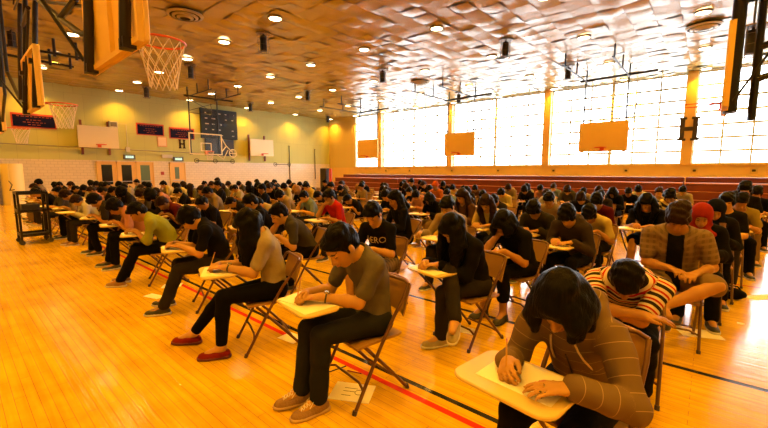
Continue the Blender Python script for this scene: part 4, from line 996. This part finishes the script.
# --- row nearest the open floor -------------------------------------------------
r, p, D = H_(-.41, 1.94, -8, dict(a1=16, a2=38, a3=56, hp=50, hy=6, hair='bob', sleeve='long', hood=True, so=.020, w=.98, shw=.16, wr=(-.16,-.40,.765), wl=(.12,-.42,.765), poll=(.9,.2,-.8), neckop=.06, fold=.008),
    'person in a tan striped hooded sweatshirt with black bobbed hair, writing nearest the camera', 'folding chair of the striped hooded sweatshirt writer', h=.0085, skin=0, shirt=HOODS, pants=BLKP, chair='big', paper=1, pen='pencil in the hand of the hooded sweatshirt writer', seed=1, who='striped hooded sweatshirt writer')
J = D['J']
for s in (-1, 1):
    a = J['N']+J['X']*.05*s+J['F']*.085-J['d2']*.02; pts = [a+J['X']*.01*s*i-J['d2']*.055*i+J['F']*(.035+.012*math.sin(i)) for i in range(5)]
    MB().tube([Vector(q) for q in pts], .005, 6).build('drawstring', mat('cord_cream', (.66,.48,.24), .8), r)
MB().tube([Vector(J['P']+J['F']*.16+J['d1']*.02), Vector(J['M']+J['F']*.145), Vector(J['M']+J['d2']*.14+J['F']*.14)], .004, 6).build('zip', mat('zip_dark', (.04,.025,.015), .4), r)
MB().tube([Vector(J['WL']+J['dL']*.098+J['thL']*.009+vec(0,0,.0)+(J['thL']*math.cos(t)+J['upL']*math.sin(t))*.0115) for t in np.linspace(0, 2*math.pi, 13)[:-1]], .0022, 5, closed=True).build('ring', mat('silver', (.8,.78,.7), .2, metal=1), r)

r, p, D = H_(-1.84, 1.90, -10, dict(a1=-3, a2=20, a3=66, nl=.185, hp=44, hair='short', sleeve='short', wr=(-.15,-.37,.765), wl=(-.01,-.33,.765), ar=(-.12,-.44,.09), al=(.04,-.40,.085), toer=(-.25,-1,0), toel=(-.1,-1,0), shoe='high', head=1.14, w=.98, neckop=.075),
    'person in a taupe t-shirt and dark jeans, laced brown high-top shoes, writing', 'folding chair under the taupe t-shirt writer', h=.0085, skin=0, shirt=TAUPE, pants=JEAN, shoe=SH_BR, sole=SOLE_T, paper=2, pen='pencil held by the taupe t-shirt writer', seed=2, who='taupe t-shirt writer')
watch(r, D['J']); laces(p['shoeR'], D, 'R'); laces(p['shoeL'], D, 'L')

r, p, D = H_(-3.05, 1.86, -20, dict(a1=2, a2=18, a3=46, hp=44, hair='veil', sleeve='short', legs='skinny', w=.88, shw=.155, wr=(-.12,-.37,.765), wl=(.02,-.34,.765), ar=(-.30,-.62,.09), al=(.12,-.42,.085), toer=(-.5,-1,0), toel=(-.3,-1,0), footr=0, footl=0, shoe='loafer', neckop=.085),
    'person with long straight black hair, tan t-shirt, black leggings and red slip-on shoes', 'folding chair of the red-shoed writer with its tan back showing', h=.009, skin=0, shirt=TANC, pants=BLKP, shoe=SH_RED, sole=mat('sole_dark_red', (.12,.02,.02), .7), pen='pencil held by the long-haired writer in red shoes', seed=3, who='long-haired writer in red shoes')
watch(r, D['J'])

r, p, D = H_(-4.42, 2.02, -18, dict(a1=10, a2=32, a3=60, hp=50, hair='mop', wr=(-.14,-.40,.765), wl=(.06,-.36,.765), ar=(-.24,-.50,.085), al=(.06,-.56,.085), toer=(-.5,-1,0), toel=(-.3,-1,0), w=1.02),
    'person in black t-shirt with pale back print, dark grey trousers and black trainers', 'folding chair of the writer in black trainers', h=.0095, skin=0, shirt=BLKC, pants=DKG, paper=2, seed=4, who='writer in black trainers with pale soles')
print_text(p['shirt'], D, '=-', .13, PWH, up=.02, side=.02, back=True, name='back_print'); laces(p['shoeL'], D, 'L', mat('lace_grey', (.3,.28,.25), .8))
H_(-5.95, 2.02, -18, dict(a1=20, a2=44, a3=58, hp=46, hair='short', sleeve='elbow', wr=(-.14,-.40,.765), wl=(.04,-.36,.765), ar=(-.22,-.54,.085), al=(.02,-.58,.085), toer=(-.6,-1,0), toel=(-.5,-1,0)),
    'person in a lime green long t-shirt and black trousers, bent low over the tablet', 'folding chair of the lime green shirt writer', h=.0105, skin=1, shirt=GRN, pants=BLKP, shoe=SH_BR, sole=SOLE_W, seed=5, who='lime green shirt writer')
H_(-7.35, 2.1, -10, dict(a1=18, a2=46, a3=60, hp=50, hair='mop', sleeve='short', ar=(-.2,-.45,.085)), 'person in a pale pink top half hidden behind the lime green shirt', 'folding chair behind the lime green shirt writer', h=.012, skin=1, shirt=PNK, pants=BLKP, seed=6, who='pale pink top writer')
H_(-8.75, 2.1, -15, dict(a1=18, a2=40, a3=55, hp=55, hair='mop', ar=(-.2,-.42,.085), al=(.06,-.30,.085), toer=(-.4,-1,0)), 'person in a dark charcoal t-shirt with tangled black hair, bent over, striped trainers', 'folding chair of the charcoal t-shirt writer', h=.012, skin=1, shirt=DKG, pants=BLKP, shoe=SH_BK, sole=SOLE_W, paper=2, seed=7, who='charcoal t-shirt writer')
H_(-18.9, 2.3, -10, dict(a1=4, a2=14, a3=20, hp=20, hair='mop', sleeve='long', hr_mode='flat', ar=(-.25,-.70,.085), al=(.1,-.30,.085), toer=(-.8,-1,0), kneer=(-.2,-.2,1)), 'person in pale top with one leg stretched out, beyond the trolley', 'folding chair beyond the trolley', h=.014, skin=1, shirt=BEI, pants=KHA, shoe=SH_BK, chair='mid', seed=8, who='person with one leg stretched out')

# --- second row ---------------------------------------------------------------
H_(-1.67, 3.18, -14, dict(a1=14, a2=34, a3=46, hp=52, hair='veil', sleeve='long', so=.02, w=.95, shw=.165, wr=(-.18,-.40,.765), wl=(-.02,-.36,.765), ar=(.26,-.46,.36), al=(-.02,-.34,.085), kneer=(-.1,-.5,1), kneel=(.1,-.3,1), toer=(.7,-1,0), toel=(-.35,-1,0), footr=22),
    'long-haired person in black jacket, legs crossed in grey jeans and pale trainers', 'folding chair under the black jacket and crossed legs', h=.0095, skin=0, shirt=BLKC, pants=DKG, shoe=SH_GR, sole=SOLE_W, pen='pen held by the crossed-legged writer in black', seed=9, who='crossed-legged writer in black')
r, p, D = H_(-2.85, 3.25, 8, dict(a1=10, a2=24, a3=36, hp=50, hair='short', legs='shorts', wr=(-.12,-.36,.765), wl=(.10,-.34,.765), ar=(-.18,-.36,.085), al=(.16,-.30,.085)),
    'person in a black t-shirt with gold AERO lettering and plaid shorts', 'folding chair of the gold-lettered t-shirt writer', h=.0095, skin=0, shirt=BLKC, pants=PLD, seed=10, who='gold-lettered t-shirt writer')
print_text(p['shirt'], D, 'AERO', .105, GOLD, up=.12)
H_(-4.15, 3.12, -22, dict(a1=22, a2=44, a3=52, hp=34, hair='short', hr_mode='chin', wr=(-.02,-.30,.96), polr=(-.5,-.5,-1), wl=(.12,-.36,.765), ar=(-.16,-.44,.085), al=(.04,-.20,.085), toer=(-.3,-1,0)),
    'person in a faded grey t-shirt resting chin on a hand, black trousers', 'folding chair of the chin-on-hand reader', h=.0095, skin=0, shirt=GREY, pants=BLKP, shoe=SH_BK, sole=SOLE_T, paper=2, seed=11, who='chin-on-hand reader in grey')
H_(-5.45, 3.35, -20, dict(a1=14, a2=30, a3=44, hp=40, hair='short'), 'person in a black t-shirt with a yellow chest print, behind the chin-on-hand reader', 'folding chair of the black t-shirt writer by the chin-on-hand reader', h=.011, skin=1, shirt=BLKC, pants=BLKP, seed=12, who='yellow-print t-shirt writer')
H_(-.40, 3.22, 4, dict(a1=24, a2=60, a3=82, hp=66, hy=10, hair='short', neckop=.03, sleeve='short', w=1.12, shw=.20, wr=(.10,-.44,.70), wl=(-.14,-.38,.70), poll=(1,.0,-.2), polr=(-1,-.2,-.1), hr_mode='flat', hl_mode='rest', ar=(-.12,-.30,.085), al=(.13,-.20,.085), so=.02),
    'person in a red, white and black striped shirt slumped forward with head down', 'folding chair under the slumped striped shirt', h=.0085, skin=1, shirt=STR, pants=BLKP, shoe=SH_BR, sole=SOLE_T, chair='plain', paper=0, seed=13, who='slumped striped-shirt person')
# --- third row ------------------------------------------------------------------
r, p, D = H_(-.21, 4.42, 4, dict(a1=6, a2=20, a3=34, hp=46, hair='mop', sleeve='short', legs='shorts', w=1.1, shw=.20, so=.026, neckop=.088, ph=.05, wr=(-.04,-.26,.74), wl=(.16,-.26,.72), hr_mode='rest', hl_mode='rest', ar=(-.12,-.40,.085), al=(-.06,-.54,.46), kneel=(1,-.2,.5), toer=(-.1,-1,0), toel=(.4,-1,0), footl=40),
    'person in an open brown plaid shirt over black tee, bare leg crossed over knee', 'folding chair of the open plaid shirt person', h=.0095, skin=1, shirt=PLS, pants=KHA, hair=HAIRC['brown'], shoe=SH_BK, sole=SOLE_T, chair='plain', paper=0, seed=14, who='')
# black tee shown between the open shirt fronts
s = Sdf(); J = D['J']; torso(s, J, D['P'], .037, .05); s.clip(J['X'], J['P']+J['X']*.062); s.clip(-J['X'], J['P']-J['X']*.062); s.clip(-J['F'], J['P']+J['F']*.03); s.clip(-J['d1'], J['P']-J['d1']*.08); s.ell(J['N']+J['F']*.03+J['d2']*.03, (.08,.08,.085), np.stack([J['X'], J['F'], J['d2']], 1), .01, 's')
me, _, _ = sdf_mesh('undershirt', s, .010, 0); link('undershirt', me, r, BLKC)
H_(-1.58, 4.14, -12, dict(a1=18, a2=40, a3=52, hp=50, hair='bob', legs='crop', sleeve='short', hr_mode='chin', wr=(-.05,-.30,.93), polr=(-.5,-.5,-1), wl=(.08,-.38,.765), ar=(-.14,-.42,.09), al=(.08,-.36,.09), w=1.05, so=.022),
    'person in a loose black top holding forehead, cropped black trousers and strapped shoes', 'folding chair of the forehead-holding person in black', h=.0105, skin=1, shirt=BLKC, pants=BLKP, shoe=SH_BK, sole=SOLE_B, seed=15, who='forehead-holding person in black')
H_(-2.68, 4.6, 0, dict(a1=12, a2=26, a3=38, hp=40, hair='short', sleeve='long', wr=(-.26,-.44,.765)), 'person in a tan long-sleeved sweater, arm reaching across the tablet', 'folding chair of the tan sweater writer', h=.011, skin=0, shirt=BEI, pants=DKG, seed=16, who='tan sweater writer')
H_(-3.75, 4.75, -24, dict(a1=6, a2=18, a3=26, hp=26, hair='long', sleeve='long', ar=(-.2,-.55,.09), toer=(-.5,-1,0)), 'person turned away in black with dark hair, one trainer stretched out', 'folding chair of the turned-away person in black', h=.0115, skin=1, shirt=BLKC, pants=BLKP, shoe=SH_BK, sole=SOLE_W, seed=17, who='turned-away person in black')
H_(-5.25, 4.72, -5, dict(a1=10, a2=24, a3=36, hp=34, hair='short', hr_mode='chin', wr=(-.03,-.27,.98), polr=(-.5,-.5,-1)), 'person in a bright red t-shirt with hand at the chin', 'folding chair of the bright red t-shirt person', h=.0115, skin=1, shirt=RED, pants=DKG, seed=18, who='bright red t-shirt person')
H_(-1.86, 5.72, -5, dict(a1=16, a2=38, a3=52, hp=52, hair='mop', sleeve='long', so=.024, w=1.05), 'person in a puffy dark olive jacket with face hidden over the page', 'folding chair of the dark olive jacket writer', h=.0115, skin=1, shirt=C('dark_olive', (.05,.042,.025)), pants=BLKP, seed=19, who='dark olive jacket writer')
H_(-1.24, 5.08, -8, dict(a1=14, a2=36, a3=48, hp=50, hair='mop', sleeve='long', hood=True, so=.02, ar=(-.14,-.45,.085)), 'person in dark grey zipped hoodie with tan lining writing by an empty chair back', 'folding chair of the dark grey hoodie writer', h=.0115, skin=0, shirt=C('dark_hoodie', (.075,.055,.045)), pants=BLKP, seed=20, who='dark grey hoodie writer')
H_(-2.66, 5.75, 0, dict(a1=12, a2=30, a3=44, hp=50, hair='long', sleeve='short', w=.95), 'person in pale yellow t-shirt with parted dark hair, writing', 'folding chair of the pale yellow t-shirt writer', h=.0115, skin=0, shirt=YEL, pants=JEAN, hair=HAIRC['brown'], seed=21, who='parted-hair pale yellow t-shirt writer')
H_(-3.38, 6.25, -15, dict(a1=8, a2=20, a3=32, hp=34, hair='long', sleeve='long', w=.95), 'person with long glossy brown hair in a dark top, in profile', 'folding chair of the long brown hair profile', h=.012, skin=1, shirt=BRN, pants=BLKP, hair=HAIRC['brown'], seed=22, who='long brown-haired person in profile')
H_(-1.22, 6.18, -6, dict(a1=20, a2=46, a3=62, hp=60, hair='mop', sleeve='short', w=1.05), 'person in a bright yellow shirt bent forward, black hair over face', 'folding chair of the bright yellow shirt person', h=.0115, skin=1, shirt=YEL, pants=BLKP, seed=23, who='bent bright yellow shirt person')
# --- farther along the aisle ---------------------------------------------------
H_(-.06, 5.36, 4, dict(a1=8, a2=22, a3=34, hp=36, hair='scarf', sleeve='long', so=.022, w=.92, shw=.16), 'person in a coral red headscarf peeking out behind the plaid shirt', 'folding chair of the coral headscarf person', h=.0105, skin=1, shirt=BLKC, pants=BLKP, hair=SCARF, seed=24, who='coral headscarf person')
r, p, D = H_(.06, 6.28, 4, dict(a1=8, a2=22, a3=34, hp=38, hair='scarf', sleeve='long', so=.022, w=.92, shw=.16, legs='long', ar=(-.10,-.40,.09), al=(.1,-.42,.09)), 'person in dark headscarf with patterned scarf ends down a black top', 'folding chair of the dark headscarf person', h=.0105, skin=1, shirt=BLKC, pants=BLKP, hair=NAV, seed=25, who='dark headscarf person')
J = D['J']; MB().tube([Vector(J['N']+J['X']*.07+J['F']*.09), Vector(J['N']-J['d2']*.10+J['X']*.07+J['F']*.15), Vector(J['M']+J['X']*.07+J['F']*.16), Vector(J['P']+J['d1']*.12+J['X']*.06+J['F']*.17)], [.04,.045,.045,.04], 10).build('scarf_end', PSC, r)
H_(.19, 7.22, 2, dict(a1=3, a2=9, a3=12, hp=8, hy=-6, hair='mop', sleeve='short', ph=-.01, wl=(.1,-.30,.72), hl_mode='rest', w=1.02, legs='long', ar=(-.1,-.35,.085), al=(.1,-.40,.085)), 'person in a black t-shirt sitting upright and looking straight at the camera', 'folding chair of the upright staring person', h=.0105, skin=0, shirt=BLKC, pants=DKG, seed=26, who='upright staring person in black')
H_(.36, 8.15, 4, dict(a1=10, a2=24, a3=36, hp=40, hair='short', sleeve='short'), 'person in an olive yellow shirt behind the staring person', 'folding chair of the olive yellow shirt person', h=.0125, skin=1, shirt=C('olive_yellow', (.42,.32,.07)), pants=BLKP, chair='mid', seed=27, who='olive yellow shirt person')
H_(.45, 9.2, 10, dict(a1=4, a2=12, a3=22, hp=22, hy=-15, hair='mop', sleeve='short', ph=.12, w=1.1), 'tall person in a black t-shirt glancing sideways, last but one along the bare aisle', 'folding chair of the sideways glancing person', h=.0125, skin=0, shirt=BLKC, pants=KHA, chair='mid', seed=28, who='sideways glancing tall person')
H_(.72, 11.0, 4, dict(a1=6, a2=16, a3=26, hp=30, hair='mop'), 'person in dark shirt at the far end of the bare aisle', 'folding chair at the far end of the bare aisle', h=.014, skin=1, shirt=NAV, pants=BLKP, chair='mid', seed=29, who='person at the far end of the bare aisle')
H_(-1.42, 7.35, -4, dict(a1=12, a2=30, a3=42, hp=44, hair='mop', sleeve='long', w=1.08), 'person in a dark maroon sweater, head lowered', 'folding chair of the dark maroon sweater person', h=.012, skin=1, shirt=MAR, pants=BLKP, chair='mid', seed=30, who='dark maroon sweater person')
H_(-.72, 7.3, -6, dict(a1=10, a2=26, a3=40, hp=48, hair='long', sleeve='short', legs='shorts', w=.9, ar=(-.1,-.42,.09)), 'person in black t-shirt and shorts with bare knees, hair tied back', 'folding chair of the bare-kneed person', h=.012, skin=1, shirt=BLKC, pants=BLKP, chair='mid', seed=31, who='bare-kneed person in black')
H_(-.60, 9.55, 2, dict(a1=10, a2=26, a3=38, hp=44, hair='mop', sleeve='long', w=1.1), 'person in a black and yellow broad-striped rugby shirt', 'folding chair of the broad-striped rugby shirt person', h=.0125, skin=1, shirt=BWS, pants=BLKP, chair='mid', seed=32, who='broad-striped rugby shirt person')
H_(-2.1, 7.0, 0, dict(a1=12, a2=30, a3=42, hp=44, hair='short', sleeve='long'), 'person in a sandy tan sweater beside the dark maroon sweater', 'folding chair of the sandy tan sweater person', h=.0125, skin=1, shirt=BEI, pants=DKG, chair='mid', seed=33, who='sandy tan sweater person')
H_(-6.5, 10.1, 0, dict(a1=8, a2=20, a3=32, hp=34, hair='short', w=1.0), 'person with orange red cap among the far rows', 'folding chair of the orange cap wearer', h=.014, skin=1, shirt=ORG, pants=BLKP, hair=C('cap_orange', (.7,.15,.03)), chair='mid', seed=34, who='orange cap wearer')

# ------------------------------------------------------------------ the crowd
VAR = [dict(), dict(hair='mop', a1=16, a2=38, a3=54, hp=54), dict(hair='veil', w=.9, shw=.16, a2=28, a3=40), dict(hair='short', hr_mode='chin', wr=(-.03,-.29,.95), polr=(-.5,-.5,-1), hp=36), dict(hair='mop', sleeve='long', so=.022, a2=36), dict(hair='bob', sleeve='long', w=.92, shw=.16), dict(hair='short', a1=5, a2=14, a3=22, hp=24, ph=.02), dict(hair='pony', w=.9, shw=.16, hp=50, a2=34), dict(hair='short', a1=22, a2=52, a3=68, hp=60), dict(hair='mop', sleeve='long', hood=True, so=.024, a2=26, hp=50)]
PROTO = [make_person(v, .0145, 40+i) for i, v in enumerate(VAR)]
HAIRW = ['short black hair', 'shaggy black hair', 'long straight hair', 'hand on chin', 'long sleeves', 'bobbed hair', 'upright posture', 'tied-back hair', 'head bent very low', 'bulky hood']
SHIRTS = [('black', BLKC, 17), ('navy', NAV, 4), ('charcoal', DKG, 4), ('grey', GREY, 3), ('white', WHT, 4), ('pale yellow', YEL, 2), ('beige', BEI, 3), ('maroon', MAR, 1), ('blue', BLU, 1), ('brown', BRN, 2), ('light blue', LBL, 1), ('olive', OLV, 1), ('tan', TANC, 2), ('pink', PNK, 1), ('orange', ORG, .4)]
SB = [s for s in SHIRTS for _ in range(int(s[2]*2))]
TH = 'first second third fourth fifth sixth seventh eighth ninth tenth eleventh twelfth thirteenth fourteenth fifteenth sixteenth seventeenth eighteenth nineteenth twentieth'.split()
rs = random.Random(11); NC = 0; seen = set()
CF = Vector((fwd.x, fwd.y, 0)).normalized()
for j in range(11):
    for i in range(20):
        y = 2.05+1.16*j+rs.uniform(-.13,.13); x = -.55-1.10*i+.09*(y-1.93)+rs.uniform(-.12,.12); deg = rs.uniform(-16,6)
        if j == 0 and i > 15: continue
        if any((abs(x-a) < .80 and abs(y-b) < .95) for a, b in SPOTS): continue
        dep = x*CF.x+y*CF.y
        if dep > 17.8 or dep < 2.6 or (rs.random() < .04): continue
        v = rs.randrange(len(VAR)); sn, sm, _ = rs.choice(SB)
        D = PROTO[v]; sc = rs.uniform(.90,1.0)
        lab = 'student in %s with %s, %s row deep, %s seat from bare aisle' % (sn.replace(' ', '-'), HAIRW[v], TH[j], TH[i])
        place_person(D, x, y, math.radians(deg), lab, rs.choice((0,0,1,1,2)), sm, rs.choice((BLKP,BLKP,JEAN,DKG,KHA)), HAIRC[rs.choice(('black','black','black','brown'))] if rs.random() < .95 else HAIRC['fair'], rs.choice((SH_BK,SH_GR,SH_BR)), SOLE_W, 'students writing across the hall', sc)
        place_chair('mid', x, y, math.radians(deg), 'folding chair of the %s-clad student, %s row deep, %s seat from bare aisle' % (sn.replace(' ', '-'), TH[j], TH[i]))
        sheet(x, y, math.radians(deg), rs.uniform(-.14,-.04), -.41, .33, .26, TZ+.0002, 'exam paper of %s-clad student, %s row deep, %s seat from bare aisle' % (sn.replace(' ', '-'), TH[j], TH[i]), yaw=rs.uniform(-.3,.3))
        NC += 1; SPOTS.append((x, y))
print('crowd', NC, 'seats', len(SPOTS), 't', round(time.time()-T0, 1))
# ------------------------------------------------------------------ trolley, things on the floor
r = empty('equipment_trolley', (-11.5, 1.2, 0)); tag(r, 'black wheeled equipment trolley with shelves standing alone at the open floor side', 'trolley')
TB = mat('trolley_black', (.014,.012,.012), .35, metal=.4)
for z in (.17, .70, 1.09):
    mb = MB().rplate(0,0,.62,.50,z,z+.02,.03); mb.build('shelf', TB, r)
    MB().box((-.31,-.25,z+.02),(-.30,.25,z+.06)).box((.30,-.25,z+.02),(.31,.25,z+.06)).box((-.30,-.25,z+.02),(.30,-.24,z+.06)).box((-.30,.24,z+.02),(.30,.25,z+.06)).build('shelf_rim', TB, r, False)
for sx in (-1, 1):
    for sy in (-1, 1):
        MB().box((sx*.295-.02,sy*.235-.02,.10),(sx*.295+.02,sy*.235+.02,1.15)).build('post', TB, r, False)
        o = MB().tube([(sx*.295-.02,sy*.235,.05),(sx*.295+.02,sy*.235,.05)], .05, 16).build('caster', mat('caster_rubber', (.03,.028,.026), .6), r)
MB().tube([(-.31,.25,1.15),(-.31,.30,1.16),(-.31,.32,1.05),(-.31,.30,.9),(-.28,.25,.85)], .012, 6).build('cable', TB, r); MB().tube([(.1,-.25,1.2),(.05,-.32,1.18),(.0,-.27,1.3),(-.2,-.3,1.38)], .01, 6).build('antenna', TB, r)
o = MB().rplate(0,0,.34,.30,.72,.86,.02).build('equipment_case', mat('case_dark', (.04,.03,.025), .5), None); o.location = (-11.55, 1.18, 0.002); tag(o, 'dark equipment case on the middle shelf of the trolley', 'case')
for x, y, w, d, a, lab in ((-1.86,1.80,.30,.22,.5,'question booklet with a small drawing lying under the taupe shirt chair'),(-2.95,2.05,.22,.16,.1,'loose sheet on the floor behind the red-shoed writer'),(-5.3,1.62,.26,.12,.3,'sheet on the floor beside the lime shirt shoes'),(-5.62,1.95,.24,.18,1.0,'folded sheet under the lime shirt chair'),(-1.78,3.3,.24,.14,.2,'sheet under the crossed-legged writer'),(.02,4.75,.34,.22,.4,'crumpled sheet beside the plaid shirt leg'),(-4.05,2.3,.26,.18,-.2,'sheet behind the black trainers writer'),(.62,6.7,.5,.16,.9,'pale paper bag flat on the shiny aisle floor'),(.35,5.35,.06,.06,.0,'tiny paper scrap alone on the shiny aisle'),(-3.2,2.55,.22,.3,.5,'sheet on floor near the court lines')):
    o = sheet(x, y, 0, 0, 0, w, d, .0005, lab, group=None, yaw=a, th=.003)
mb = MB().box((-.07,-.05,.0035),(.0,-.045,.004)).box((-.07,.0,.0035),(.02,.005,.004)).tube([(.05+.03*math.cos(t), .0+.03*math.sin(t), .004) for t in np.linspace(0,2*math.pi,13)[:-1]], .002, 4, closed=True).box((-.07,.04,.0035),(.03,.045,.004))
bk = [o for o in COL.objects if o.get('label', '').startswith('question booklet with a small drawing')][0]; mb.build('printed_marks', mat('ink', (.05,.03,.02), .6), bk, False)
for a, b, lab in (((-2.20,1.86,.005),(-2.16,2.02,.005),'dark pencil lying on the floor beside the taupe shirt chair legs'),((-2.10,1.98,.006),(-1.98,2.02,.006),'short red pencil lying on the floor by the court line')):
    o = MB().tube([a, b], .005, 6).build('pencil', PENB if 'dark' in lab else mat('pencil_red', (.3,.04,.02), .5), None); tag(o, lab, 'pencil')
r = empty('shoulder_bag', (.28, 6.35, 0)); tag(r, 'small dark bag on the floor at the aisle chair legs', 'bag')
s = Sdf(); s.ell((0,0,.07), (.16,.10,.075)); s.clip((0,0,-1), (0,0,.002)); me, _, _ = sdf_mesh('body', s, .012, .004); link('body', me, r, BLKP); MB().tube([(-.12,0,.10),(-.05,.02,.17),(.07,.02,.16),(.13,0,.09)], .009, 6).build('strap', BLKP, r)
print('script', round(time.time()-T0, 1), 's')
